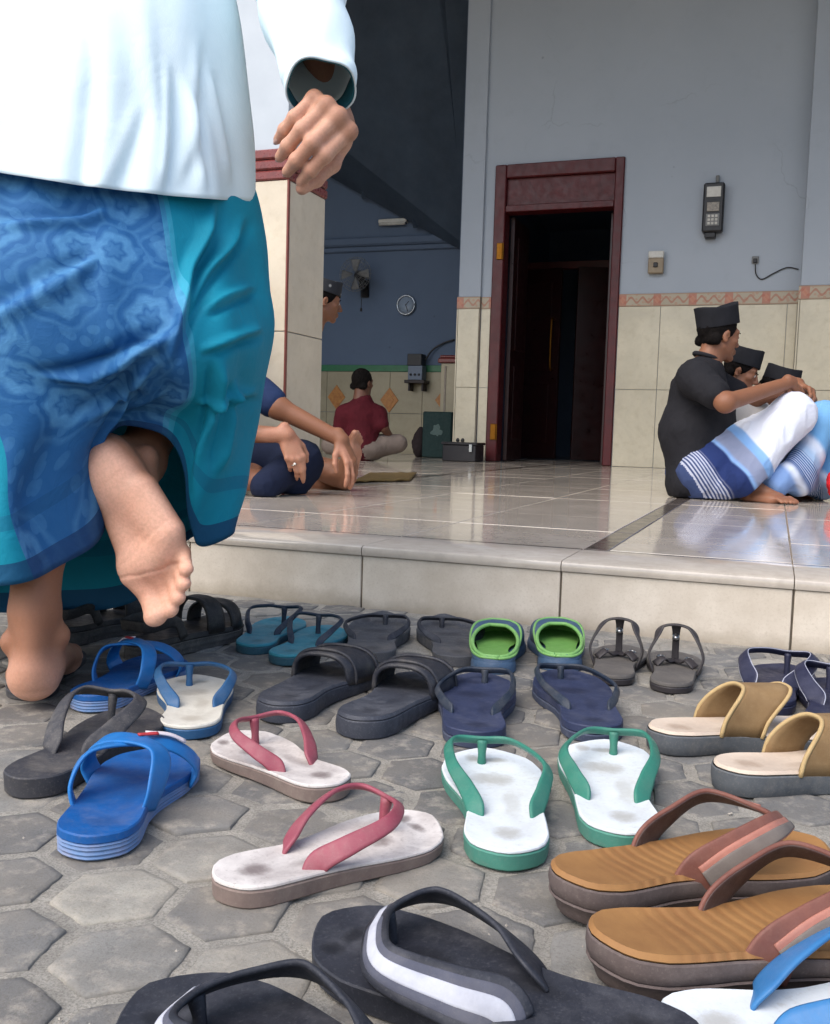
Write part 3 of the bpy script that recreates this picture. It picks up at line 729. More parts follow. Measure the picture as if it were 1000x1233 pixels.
def thong(r, L, W, side, ms, mb, mst, h0=.022, h1=.015, rise=.052, wa=.022, wt=.012, th=.0045, anchor=.40, post=.80, spread=1.03, two=.6, grooves=0, stripe=None, edge=None, fwd=0.0, dish=.003, spring=.006, postm=None, bow=1.0, lean=0.0):
    """a flip-flop: sole, footbed, Y strap, toe post"""
    s = Sole(L, W, side, h0*.84, h1*.84, spring=spring, dish=dish)
    if two < 1:
        part('sole', s.layer(0, two, .0008, 0, grooves=grooves, cap=False), ms, r); part('footbed', s.layer(two, 1, 0.0004, .0006), mb, r)
    else: part('sole', s.layer(0, 1, .001, 0, grooves=grooves), ms, r)
    py = post*L; px = float(np.interp(post, [0, .3, .6, .85, 1], [0, .02, 0, -.03, -.07]))*side*W-side*.08*W
    zt = float(s.top(py)); rise *= .82
    apex = np.array([px, py+.010*L+fwd, zt+rise*.80])
    def half(sg):
        a = s.edge(anchor, sg, .009, 0); e1 = s.edge(anchor+.11, sg, .001, 0); e2 = s.edge(anchor+.27, sg, .0, 0); cx1 = np.interp(e1[1], *s.mid()); cx2 = np.interp(e2[1], *s.mid())
        m1 = np.array([cx1+(e1[0]-cx1)*spread, e1[1], e1[2]+rise*.50]); m2 = np.array([cx2+(e2[0]-cx2)*spread*bow*.97, e2[1], e2[2]+rise*.86])
        m3 = apex+np.array([sg*W*.31, -.035*L, rise*.12])
        return [a-[0, .004, .007], a+[sg*.001, .004, rise*.14], m1, m2, m3]
    P = half(1)+[apex+[0, .002, .001]]+half(-1)[::-1]; c_ = (px*.4, (anchor+.12)*L, zt-.03)
    wd = [wa*.9, wa, wa*.86, wa*.66, wt*1.05, wt*1.1, wt*1.05, wa*.66, wa*.86, wa, wa*.9]
    part('strap', band(P, wd, th, center=c_, n=80, yk=.6), mst, r)
    if stripe is not None: part('strap_stripe', band(P[5:], [w*.70 for w in wd][5:], th*.5, center=c_, n=44, yk=.6, lift=th*.38), PGD, r); part('strap_stripe', band(P[5:], [w*.34 for w in wd][5:], th*.5, center=c_, n=44, yk=.6, lift=th*.5), stripe, r)
    if edge is not None:
        part('strap_piping', band(P, [w*1.07 for w in wd], th*.45, center=c_, n=72, yk=.6), edge, r)
    part('toe_post', tube([(px, py, zt-.006), (px, py+fwd*.3, zt+rise*.3), apex+[0, .001, .001]], [.0055, .0042, .006], 10, 8), postm or mst, r)
    return s
def wide_strap(s, t0, t1, rise, th=.004, bulge=1.02, n=22, mrows=7, inset=.001, skew=0.0, lip=.0, front_drop=.0, lean=0.0):
    """a closed-over strap: a sheet arched from side to side between t0 and t1, with thickness"""
    rows = []
    for i in range(mrows):
        u = i/(mrows-1); row = []
        for j in range(n):
            v = j/(n-1); a = PI*v; sg = math.cos(a)
            t = t0+(t1-t0)*u+skew*sg*s.side
            e0 = s.edge(t, 1, inset); e1 = s.edge(t, -1, inset); c = (e0+e1)/2; half = (e0[0]-e1[0])/2
            rr = rise*(1-front_drop*u)
            x = c[0]+half*bulge*math.copysign(abs(sg)**.75, sg); z = c[2]-.006+(rr+.006)*math.sin(a)**.7
            row.append((x, c[1]+lean*math.sin(a)**1.3+lip*math.sin(a)*(1 if u > .5 else -1)*(abs(u-.5)*2), z))
        rows.append(row)
    A = np.array(rows); c = np.array([A[..., 0].mean(), 0, A[..., 2].min()])
    N = A-c; N[..., 1] = 0; N /= np.linalg.norm(N, axis=2)[..., None]+1e-9
    Bt = A-N*th; ring = []
    rings = []
    for j in range(n): # a ring round the strap's section at each v
        o = [A[i, j] for i in range(mrows)]; q = [Bt[i, j] for i in range(mrows)][::-1]
        rings.append(np.array(o+q))
    g = loft(rings, True, True); g.uv = np.array([(k/(2*mrows), j/(n-1)) for j in range(n) for k in range(2*mrows)])
    return g
# ---- colours of the rubber
BLK = rub('black_rubber', srgb(44, 46, 54), srgb(32, 34, 40), .6, dust=.35, dc=(112, 112, 116), foot=((24, 25, 30), .6))
BLK2 = rub('charcoal_rubber', srgb(60, 60, 64), srgb(45, 45, 49), .7, dust=.35)
GRY = rub('dark_grey_foam', srgb(76, 77, 81), srgb(58, 59, 64), .75, dust=.4, foot=((52, 52, 56), .5))
# (m) white and green pair
WG = rub('white_foam', srgb(214, 220, 222), srgb(188, 194, 198), .7, 20, .7, dust=.45, dc=(165, 155, 138), foot=((150, 146, 136), .45)); GRN = rub('green_rubber', srgb(50, 120, 102), srgb(42, 104, 90), .5, dust=.15)
GRN2 = rub('sea_green_foam', srgb(74, 134, 118), srgb(60, 114, 100), .65, dust=.25)
for heel, toe, sd, lb, tr in (((612, 1047), (592, 898), 1, 'white flip-flop with green straps standing left of its mate beside the pink ones', 0), ((753, 1023), (720, 904), -1, 'white flip-flop with green straps just behind the two brown leather sandals', R_(-2))):
    r, L, W_, _ = shoe('flip_flop', heel, toe, lb, 'white and green pair', sd, .104, .02, lmin=.272, turn=tr)
    thong(r, L, .110, sd, GRN2, WG, GRN, .023, .018, rise=.034, wa=.019, wt=.010, anchor=.32, post=.86, two=.80, spread=1.0, bow=1.04)
# (n) pink straps on dirty white
PK = rub('pink_rubber', srgb(146, 70, 84), srgb(122, 58, 70), .5, dust=.2); PW = rub('dirty_white_foam', srgb(214, 208, 202), srgb(166, 158, 154), .75, 22, .8, dust=.55, dc=(112, 100, 96), foot=((104, 92, 90), .6)); PE = rub('grimy_sole_edge', srgb(128, 112, 104), srgb(94, 80, 76), .8, dust=.5)
r, L, W_, _ = shoe('flip_flop', (408, 960), (300, 888), 'worn white flip-flop with pink straps and torn edge, beyond its larger looking mate', 'pink strapped pair', -1, .092, .018, lmin=.212)
thong(r, L, .094, -1, PE, PW, PK, .023, .016, rise=.042, wa=.018, wt=.008, anchor=.34, two=.8)
r, L, W_, _ = shoe('flip_flop', (258, 1082), (506, 985), 'dirty white flip-flop with pink straps lying sideways, nearest of the pink pair', 'pink strapped pair', 1, .092, .018, lmin=.226)
thong(r, L, .096, 1, PE, PW, PK, .023, .016, rise=.044, wa=.021, wt=.010, anchor=.34, post=.76, two=.78)
# (a) blue cross-strap slides
BU = rub('blue_foam', srgb(14, 84, 150), srgb(12, 68, 126), .55, dust=.2, foot=((12, 62, 116), .4)); BUS = rub('bright_blue_rubber', srgb(26, 110, 178), srgb(20, 94, 158), .45, dust=.1); BUL = rub('pale_blue_sole', srgb(92, 128, 172), srgb(146, 142, 162), .7, dust=.45)
def cross(r, L, W, side):
    s = Sole(L, W, side, .023, .017, spring=.004, dish=.004)
    part('sole', s.layer(0, .62, .0005, 0, grooves=3, cap=False), BUL, r); part('footbed', s.layer(.62, 1, 0, .0004), BU, r)
    for k, sg in enumerate((1, -1)):
        a = s.edge(.33, sg, .001, -.008); b = s.edge(.70, -sg, .001, -.008); h = .043-.003*k
        P = [a, a+[sg*.006, .006, .022], [sg*W*.33, L*.44, s.h0+h*.88], [0, L*.53, s.h0+h], [-sg*W*.34, L*.62, s.h0+h*.76], b+[-sg*.006, -.004, .020], b]
        st = part('strap', band(P, [.027, .026, .026, .028, .026, .027, .030], .0042, center=(0, L*.5, s.h0), n=36, sides=14), BUS, r)
        for e in (1, -1):   # raised rims of the strap
            pass
    g = band([(-side*W*.10, L*.60, s.h0+.0445), (-side*W*.30, L*.645, s.h0+.0395), (-side*W*.44, L*.68, s.h0+.030)], .006, .0022, center=(0, L*.6, s.h0), n=10); part('strap_mark', g, rub('white_print', srgb(226, 214, 218), None, .5, dust=.1), r)
    g = band([(-side*W*.06, L*.55, s.h0+.0460), (-side*W*.22, L*.60, s.h0+.0440)], .005, .002, center=(0, L*.6, s.h0), n=8); part('strap_mark', g, rub('red_print', srgb(176, 52, 60), None, .5, dust=.1), r)
r, L, _, _ = shoe('slide_sandal', (104, 1034), (186, 905), 'bright blue cross strap slide nearest the camera, in front of a dark flip-flop', 'blue cross strap pair', -1, lmin=.245); cross(r, L, .104, -1)
r, L, _, _ = shoe('slide_sandal', (100, 852), (208, 782), 'bright blue cross strap slide beside the walking man\'s planted heel', 'blue cross strap pair', 1, lmin=.258); cross(r, L, .102, 1)
# (b) dark flip-flop, its mate under the heel
r, L, _, _ = shoe('flip_flop', (22, 958), (172, 850), 'dark grey flip-flop with broad strap between the two blue slides', 'charcoal pair', 1, lmin=.268)
thong(r, L, .100, 1, BLK2, BLK2, BLK2, .026, .018, rise=.056, wa=.026, wt=.020, th=.005, anchor=.34, post=.74, two=1)
r, L, _, _ = shoe('flip_flop', (34, 838), (74, 760), 'black flip-flop with flattened strap under the walking man\'s planted foot', 'charcoal pair', -1, lmin=.268)
thong(r, L, .100, -1, BLK2, BLK2, BLK2, .014, .011, rise=.014, wa=.022, wt=.018, th=.004, anchor=.36, post=.76, two=1)
# (c) white with blue straps
CW_ = rub('cream_foam', srgb(214, 210, 198), srgb(186, 182, 170), .7, 26, .6, dust=.4, dc=(140, 130, 112), foot=((168, 160, 146), .5)); CB = rub('steel_blue_rubber', srgb(48, 94, 136), srgb(38, 78, 116), .5, dust=.2)
r, L, _, _ = shoe('flip_flop', (226, 886), (240, 806), 'cream flip-flop with steel blue straps, alone beside the rear blue slide', None, 1, lmin=.245)
thong(r, L, .106, 1, CB, CW_, CB, .021, .016, rise=.040, wa=.018, wt=.008, anchor=.38, post=.84, two=.72)
# (q) white with blue strap in the corner
QB = rub('sky_blue_rubber', srgb(50, 112, 164), srgb(40, 96, 146), .45, dust=.08)
r, L, _, _ = shoe('flip_flop', (792, 1262), (1120, 1212), 'clean white flip-flop with a sky blue strap, cut by the bottom right corner', None, 1, lmin=.25)
thong(r, L, .098, 1, WG, WG, QB, .022, .016, rise=.052, wa=.032, wt=.016, anchor=.30, post=.78, two=.8)
# (e) teal pair
TL = rub('teal_foam', srgb(52, 132, 148), srgb(40, 112, 128), .6, dust=.3, foot=((36, 96, 110), .5)); NV = rub('navy_rubber', srgb(34, 46, 62), srgb(24, 34, 48), .5, dust=.2); TLE = rub('teal_edge', srgb(42, 82, 96), srgb(30, 60, 74), .7, dust=.3)
for heel, toe, sd, lb in (((302, 782), (352, 728), -1, 'teal flip-flop with thin dark straps nearest the step'), ((338, 795), (402, 746), 1, 'teal flip-flop with thin dark straps, in front of its teal mate')):
    r, L, _, _ = shoe('flip_flop', heel, toe, lb, 'teal pair', sd, lmin=.25)
    thong(r, L, .098, sd, TLE, TL, NV, .022, .017, rise=.046, wa=.012, wt=.007, anchor=.38, post=.78, two=.7)
# (f) charcoal slides with wide strap
FS = rub('slide_charcoal', srgb(58, 61, 70), srgb(42, 45, 54), .6, dust=.45, dc=(124, 126, 132), foot=((40, 42, 50), .55)); FST = rub('slide_strap', srgb(42, 44, 52), srgb(32, 34, 41), .5, dust=.25)
def slide(r, L, W, side, ms, mb, mst, t0=.54, t1=.86, rise=.038, ribs=2, h0=.028, h1=.02, lip=.004):
    s = Sole(L, W, side, h0, h1, spring=.004, dish=.005)
    part('sole', s.layer(0, .8, -.0005, 0, mid=-.001, cap=False), ms, r); part('footbed', s.layer(.8, 1, .0006, .002), mb, r)
    st = part('strap', wide_strap(s, t0, t1, rise, .0055, 1.05, lip=lip, front_drop=.12), mst, r)
    for k in range(ribs):
        u = .16+.66*k/max(ribs-1, 1); t = t0+(t1-t0)*u
        P = []
        for j in range(15):
            a = PI*j/14; sg = math.cos(a); e0 = s.edge(t, 1, .001); e1 = s.edge(t, -1, .001); c = (e0+e1)/2; hf = (e0[0]-e1[0])/2; rr = rise*(1-.12*u)
            P.append((c[0]+hf*1.06*math.copysign(abs(sg)**.75, sg), c[1], c[2]-.006+(rr+.008)*math.sin(a)**.7))
        part('strap_rib', tube(P, .0028, 40, 6), mst, r)
    return s
for heel, toe, sd, lb in (((328, 865), (438, 785), -1, 'charcoal slide with wide ribbed strap, left one of its pair'), ((424, 884), (550, 790), 1, 'charcoal slide with wide ribbed strap touching the navy flip-flop')):
    r, L, _, _ = shoe('slide_sandal', heel, toe, lb, 'charcoal slide pair', sd, lmin=.278); slide(r, L, .108, sd, FS, FS, FST)
# (g) dark grey flip-flops
for heel, toe, sd, lb in (((446, 792), (459, 732), -1, 'grey flip-flop with thin black strap, left one behind the charcoal slides'), ((552, 797), (536, 735), 1, 'grey flip-flop with thin black strap beside a green clog')):
    r, L, _, _ = shoe('flip_flop', heel, toe, lb, 'grey pair by the step', sd, lmin=.262)
    thong(r, L, .118, sd, GRY, GRY, BLK, .022, .022, spring=.022, rise=.020, wa=.013, wt=.008, anchor=.40, post=.86, two=1)
# (h) green clogs
CG = rub('lime_green_lining', srgb(110, 158, 82), srgb(90, 138, 66), .55, dust=.08, dc=(150, 160, 120)); CGR = rub('pale_green_rim', srgb(124, 172, 100), srgb(106, 154, 84), .5, dust=.1); CBL = rub('slate_blue_rubber', srgb(62, 86, 112), srgb(48, 70, 96), .6, dust=.25)
for heel, toe, sd, lb in (((594, 806), (600, 740), -1, 'green lined clog, left one by the step'), ((674, 803), (668, 735), 1, 'green lined clog in front of the strappy brown-black sandals')):
    r, L, _, _ = shoe('clog', heel, toe, lb.replace('brown-black', 'dark'), 'green clog pair', sd, lmin=.235)
    W = .100; s = Sole(L, W, sd, .019, .016, spring=.006, dish=.003)
    part('sole', s.layer(0, 1, -.001, .001, mid=-.001), CBL, r)
    # mule: rim curve from above, one continuous sheet from the sole edge to the rim
    n = 64; o = s.shrink(.002); rows_o, rows_i = [], []
    rim = []
    for j in range(n):
        x, y = o[j]; t = float(np.clip(y/L, 0, 1)); mx = float(np.interp(y, *s.mid())); al = math.asin(np.clip(2*t-1, -1, 1)); sgn = 1 if x >= mx else -1
        yy = (.34+.31*math.sin(al))*L; f = (math.sin(al)+1)/2
        rim.append((sgn*W*.385*math.cos(al)**.85, yy, .028+.024*f**1.15))
    rim = np.array(rim); base = np.c_[o, s.top(np.clip(o[:, 1], 0, L))-.003]
    rings = []
    for u in np.linspace(0, 1, 9):
        p = base*(1-u)+rim*u
        bulge = np.clip((base[:, 1]/L-.45)/.4, 0, 1)*math.sin(PI*u)
        p[:, 2] += bulge*.016; p[:, 1] += bulge*.014
        p[:, 0] += (base[:, 0]-np.interp(base[:, 1], *s.mid()))*.10*math.sin(PI*u)
        rings.append(p)
    inner = []
    for u in np.linspace(1, 0, 9):
        k = int(round(u*8)); p = rings[k].copy(); c = np.array([0, L*.5, .03]); mxx = np.interp(p[:, 1], *s.mid())
        p[:, 0] = mxx+(p[:, 0]-mxx)*.93; p[:, 1] = L*.46+(p[:, 1]-L*.46)*.965; p[:, 2] -= .002 if u > .05 else -.004; inner.append(p)
    part('upper', Geo(np.vstack(rings), grid_faces(9, n, True)), CBL, r)
    part('insole', Geo(np.c_[s.shrink(.009), s.top(s.o[:, 1])+.005], [tuple(range(64))]), CG, r)
    part('lining', Geo(np.vstack(inner), grid_faces(9, n, True)), CG, r)
    mid = (rings[-1]+inner[0])/2
    part('rim', tube(np.vstack([mid, mid[:1]])[::2], .0032, 96, 8), CGR, r)
    rr = rings[6]; part('rim_stripe', tube(np.vstack([rr, rr[:1]])[::2], .0024, 96, 6), CGR, r)
# (i) navy flip-flops
NF = rub('navy_foam', srgb(46, 54, 82), srgb(34, 42, 66), .6, dust=.3, dc=(110, 112, 126), foot=((30, 36, 58), .6)); NE = rub('navy_edge', srgb(62, 70, 90), srgb(48, 54, 74), .7, dust=.35, dc=(130, 132, 140))
for heel, toe, sd, lb in (((572, 897), (572, 812), -1, 'navy flip-flop standing before a charcoal slide'), ((718, 890), (680, 803), 1, 'navy flip-flop under the right hand green clog')):
    lb = {'navy flip-flop standing before a charcoal slide': 'navy flip-flop with thin dark strap right behind the left white and green flip-flop', 'navy flip-flop under the right hand green clog': 'navy flip-flop with thin dark strap tilted against the front of a green clog'}[lb]
    r, L, _, _ = shoe('flip_flop', heel, toe, lb, 'navy pair in the middle', sd, lmin=.255)
    thong(r, L, .112, sd, NE, NF, NV, .026, .026, spring=.012, rise=.020, wa=.013, wt=.009, anchor=.34, post=.90, two=.5, dish=.006)
# (j) strappy dark sandals with a T post
JD = rub('dark_leatherette', srgb(54, 50, 52), srgb(40, 37, 40), .5, dust=.15); JS = rub('taupe_footbed', srgb(92, 88, 84), srgb(74, 70, 68), .75, dust=.35); JM = mat('dull_steel', srgb(190, 190, 190), .3, metal=1.0, bump=0)
for heel, toe, sd, lb in (((738, 819), (752, 752), -1, 'dark strappy sandal with tall arched strap between a clog and its mate'), ((806, 829), (820, 757), 1, 'dark strappy sandal with a silver stud on its tall arched strap')):
    r, L, _, _ = shoe('strappy_sandal', heel, toe, lb, 'strappy pair by the step', sd, lmin=.235)
    s = Sole(L, .092, sd, .016, .013, spring=.004, dish=.002); part('sole', s.layer(0, .6, .0006, 0, cap=False), JD, r); part('footbed', s.layer(.6, 1, 0, .0006), JS, r)
    a, b = s.edge(.46, -1, .001, -.006), s.edge(.46, 1, .001, -.006)
    A = [a-[0, 0, .004], a+[-.009, .004, .024], a+[.001, .014, .050], [-.022, .585*L, .074], [0, .595*L, .079], [.022, .585*L, .074], b+[-.001, .014, .050], b+[.009, .004, .024], b-[0, 0, .004]]
    part('strap', band(A, [.016, .014, .015, .018, .019, .018, .015, .014, .016], .004, center=(0, .5*L, .02), n=60), JD, r)
    part('toe_post', band([(0, .60*L, .078), (0, .63*L, .064), (0, .65*L, .040), (0, .65*L, .012)], [.016, .012, .011, .012], .004, normal=(0, -1, .2), n=20), JD, r)
    part('stud', lathe([(.0, 0), (.006, 0), (.005, .003), (0, .004)], 14).xf(rot=rotx(R_(75)), loc=(0, .635*L-.003, .058)), JM, r)
    for k in (-1, 1):
        part('side_strap', band([s.edge(.50, k, .004, .002), s.edge(.53, k, .018, .012), [k*.012, .58*L, .020], [0, .64*L, .019]], [.014, .013, .012, .010], .0035, normal=(0, -.5, 1), n=16), JD, r)
        part('strap_ring', tube([(k*.022+.006*math.cos(q), .56*L+.006*math.sin(q), .027) for q in np.linspace(0, 2*PI, 12)], .0014, 14, 6), JM, r)
# (k) navy pair at the right
KW = rub('pale_piping', srgb(170, 172, 184), srgb(140, 142, 156), .5, dust=.2); KN = rub('ink_navy_rubber', srgb(42, 44, 66), srgb(32, 34, 54), .5, dust=.2, dc=(110, 110, 124))
for heel, toe, sd, lb in (((922, 855), (946, 783), -1, 'ink navy flip-flop with pale edged strap behind the tan slides'), ((1002, 882), (1012, 787), 1, 'ink navy flip-flop cut by the right frame edge behind a tan slide')):
    r, L, _, _ = shoe('flip_flop', heel, toe, lb, 'ink navy pair', sd, lmin=.262)
    thong(r, L, .106, sd, KN, KN, KN, .024, .018, rise=.046, wa=.026, wt=.016, anchor=.40, post=.80, two=.6, edge=KW)
# (l) tan slides
LT = rub('tan_nubuck', srgb(132, 106, 72), srgb(112, 86, 56), .85, dust=.2, dc=(170, 150, 116)); LF = rub('pale_footbed', srgb(206, 190, 172), srgb(180, 160, 142), .75, 24, .6, dust=.4, foot=((150, 130, 112), .5)); LS = rub('slate_sole', srgb(88, 92, 96), srgb(66, 70, 74), .8, dust=.45); LTE = rub('tan_edge', srgb(184, 158, 112), srgb(160, 134, 92), .8, dust=.1)
for heel, toe, sd, lb in (((780, 896), (968, 872), -1, 'tan strapped slide with pale footbed, farther one of its pair'), ((860, 945), (1060, 912), 1, 'tan strapped slide with pale footbed cut by the right frame edge')):
    r, L, _, _ = shoe('slide_sandal', heel, toe, lb, 'tan slide pair', sd, lmin=.262)
    s = Sole(L, .098, sd, .029, .022, spring=.006, dish=.004); part('sole', s.layer(0, .84, .001, -.0005, cap=False, mid=-.001), LS, r); part('footbed', s.layer(.84, 1, .0016, .003), LF, r)
    t0, t1 = .30, .50
    part('strap', wide_strap(s, t0, t1, .050, .0045, 1.04, skew=.0, lip=.006, lean=.046), LT, r)
    for tt in (t0+.004, t1-.002):
        P = []
        for j in range(17):
            a = PI*j/16; sg = math.cos(a); t = tt; e0 = s.edge(t, 1, .001); e1 = s.edge(t, -1, .001); c = (e0+e1)/2; hf = (e0[0]-e1[0])/2
            P.append((c[0]+hf*1.03*math.copysign(abs(sg)**.75, sg), c[1]+.046*math.sin(a)**1.3+.006*math.sin(a)*(1 if tt > t0+.1 else -1), c[2]-.006+(.050+.005)*math.sin(a)**.7))
        part('strap_edge', tube(P, .0026, 44, 6), LTE, r)
# (o) brown leather sandals
def m_footbed():
    q = NT('ochre_leather_footbed'); u, v = q.uv()
    base = q.mix(q.ramp(q.noise(22, 7, .65), [(.35, 0.0), (.7, .7)]), srgb(152, 110, 62), srgb(122, 82, 44))
    w = q.math('ADD', q.math('MULTIPLY', v, 150.0), q.math('MULTIPLY', q.math('SINE', q.math('MULTIPLY', u, 7.0)), 2.2))
    rib = q.math('SINE', w); zone = q.math('MULTIPLY', q.ramp(v, [(.16, 0.0), (.26, 1.0)]), q.ramp(v, [(.50, 1.0), (.62, 0.0)]))
    base = q.mix(q.math('MULTIPLY', q.math('MULTIPLY', q.math('GREATER_THAN', rib, .55), zone), .30), base, srgb(120, 74, 32))
    base = q.mix(q.ramp(q.noise(8, 5), [(.5, 0.0), (.75, .4)]), base, srgb(118, 84, 48))
    q.color(base).rough(.72); h = q.math('ADD', q.math('MULTIPLY', q.math('MULTIPLY', rib, zone), .5), q.math('MULTIPLY', q.noise(300, 4), .4)); q.bump(h, .5, .0012); return q.m
OF = m_footbed(); OB = rub('brown_leather', srgb(120, 76, 64), srgb(96, 58, 50), .6, dust=.25, dc=(150, 118, 104)); OD = rub('dark_brown_lining', srgb(74, 54, 50), srgb(54, 40, 38), .6, dust=.2); OS = rub('worn_brown_sole', srgb(96, 84, 80), srgb(72, 62, 60), .8, dust=.45, dc=(140, 128, 120)); OP = rub('rose_piping', srgb(168, 112, 96), srgb(140, 90, 78), .55, dust=.15); OG = rub('grey_suede', srgb(112, 104, 98), srgb(92, 84, 80), .9, dust=.2)
def brown(r, L, W, side):
    s = Sole(L, W, side, .036, .026, spring=.008, dish=.005, heel_lift=.006)
    part('sole', s.layer(0, .42, .008, .001, cap=False, grooves=1), OS, r); part('midsole', s.layer(.42, .86, .0015, .001, cap=False, mid=-.001), OS, r); part('footbed', s.layer(.86, 1, .002, .004), OF, r)
    py = .80*L; px = float(np.interp(.8, [0, .3, .6, .85, 1], [0, .02, 0, -.03, -.07]))*side*W-side*.06*W; zt = float(s.top(py)); rise = .038
    apex = np.array([px, py, zt+rise*.62])
    for sg in (1, -1):
        a = s.edge(.42, sg, .004, -.006); m1 = s.edge(.52, sg, .003, rise*.50); m2 = s.edge(.66, sg, W*.10, rise*.95); m3 = apex+np.array([sg*W*.13, -.025*L, rise*.26])
        P = [a-[sg*.002, .004, .012], a+[sg*.002, .004, .008], m1, m2, m3, apex+[sg*.002, .002, .002]]; c = (0, .6*L, zt+.002)
        wd = [.038, .033, .027, .023, .019, .015]
        part('strap', band(P, wd, .0045, center=c, n=44, sides=16, edge=.4), OB, r); part('strap_lining', band(P, [w*.93 for w in wd], .002, center=c, n=44, lift=-.0022), OD, r)
        part('strap_panel', band(P[1:5], [.019, .018, .016, .012], .002, center=c, n=30, lift=.0026, slide=.004), OP, r); part('strap_inlay', band(P[1:5], [.013, .012, .010, .006], .002, center=c, n=30, lift=.0036, slide=.006), OG, r)
    part('toe_post', tube([(px, py, zt-.006), (px, py, zt+rise*.3), apex+[0, 0, .004]], [.006, .005, .007], 10, 8), OD, r)
r, L, _, _ = shoe('leather_sandal', (664, 1106), (962, 1006), 'brown leather toe sandal with ochre footbed, farther one of its pair', 'brown leather pair', -1, zt=.03, lmin=.27); brown(r, L, .104, -1)
r, L, _, _ = shoe('leather_sandal', (706, 1186), (1075, 1092), 'brown leather toe sandal with ochre footbed, nearest the camera', 'brown leather pair', 1, zt=.03, lmin=.275); brown(r, L, .108, 1)
# (p) black flip-flops with a grey striped strap
PG = rub('light_grey_webbing', srgb(188, 190, 198), srgb(150, 152, 162), .8, dust=.15); PGD = rub('dark_grey_webbing', srgb(84, 86, 98), srgb(66, 68, 80), .85, dust=.15)
for heel, toe, sd, lb in (((770, 1290), (382, 1118), -1, 'black flip-flop with grey striped strap beside the brown leather sandals'), ((520, 1430), (186, 1192), 1, 'black flip-flop with grey striped strap at the bottom frame edge')):
    r, L, _, _ = shoe('flip_flop', heel, toe, lb, 'black striped pair', sd, zt=.02, lmin=.28, anchor='toe', dy=0)
    thong(r, L, .106, sd, BLK, BLK, BLK, .026, .02, rise=.028, wa=.042, wt=.022, th=.005, anchor=.42, post=.80, two=1, stripe=PG)
# (d) heavy black sandals under the lifted foot
DB = rub('black_leather', srgb(38, 36, 37), srgb(28, 27, 28), .55, dust=.2); DS = rub('thick_grey_sole', srgb(74, 72, 70), srgb(56, 54, 53), .85, dust=.4)
for heel, toe, sd, lb in (((158, 790), (284, 742), 1, 'heavy black sandal directly under the lifted foot'), ((60, 772), (165, 735), -1, 'heavy black sandal in shadow under the sarong hem')):
    r, L, _, _ = shoe('leather_sandal', heel, toe, lb, 'heavy black pair', sd, lmin=.27)
    s = Sole(L, .106, sd, .034, .028, spring=.010, dish=.004); part('sole', s.layer(0, .7, .001, -.001, grooves=2, cap=False), DS, r); part('footbed', s.layer(.7, 1, .001, .002), DB, r)
    part('strap', wide_strap(s, .52, .66, .054, .005, 1.02), DB, r); part('strap', wide_strap(s, .74, .86, .040, .005, 1.0), DB, r)
    a, b = s.edge(.30, -1, .001, -.004), s.edge(.30, 1, .001, -.004); part('heel_strap', band([a, a+[0, -.02, .03], [-.03, .012, .056], [0, .0, .058], [.03, .012, .056], b+[0, -.02, .03], b], .018, .004, center=(0, .2*L, .06), n=30), DB, r)
# ------------------------------------------------------------------ anatomy
def m_skin(name, c, pale, rough=.5, vein=0.0):
    q = NT(name); t = q.attr('tint')
    n = q.noise(16, 4, .5); a = q.mix(q.ramp(n, [(.35, 0.0), (.7, .45)]), c, tuple(x*.78 for x in c)); b = q.mix(q.ramp(n, [(.35, 0.0), (.7, .5)]), pale, (pale[0]*.92, pale[1]*.72, pale[2]*.66))
    base = q.mix(t, a, b); base = q.mix(q.ramp(q.noise(260, 3, .6), [(.4, .14), (.6, 0.0)]), base, tuple(x*.7 for x in c))
    q.color(base).rough(rough); q.b.inputs['Specular IOR Level'].default_value = .35
    q.b.inputs['Subsurface Weight'].default_value = .12; q.b.inputs['Subsurface Radius'].default_value = (.012, .004, .002); q.b.inputs['Subsurface Scale'].default_value = .6
    w = q.noise(210, 8, .75, dist=1.2); q.bump(w, .6, .0013); return q.m
def frame(y, z):
    """rotation whose y axis is y and whose z axis is close to z"""
    y = nrm(y); z = np.asarray(z, float); z = nrm(z-y*(y@z)); return np.stack([np.cross(y, z), y, z], 1)
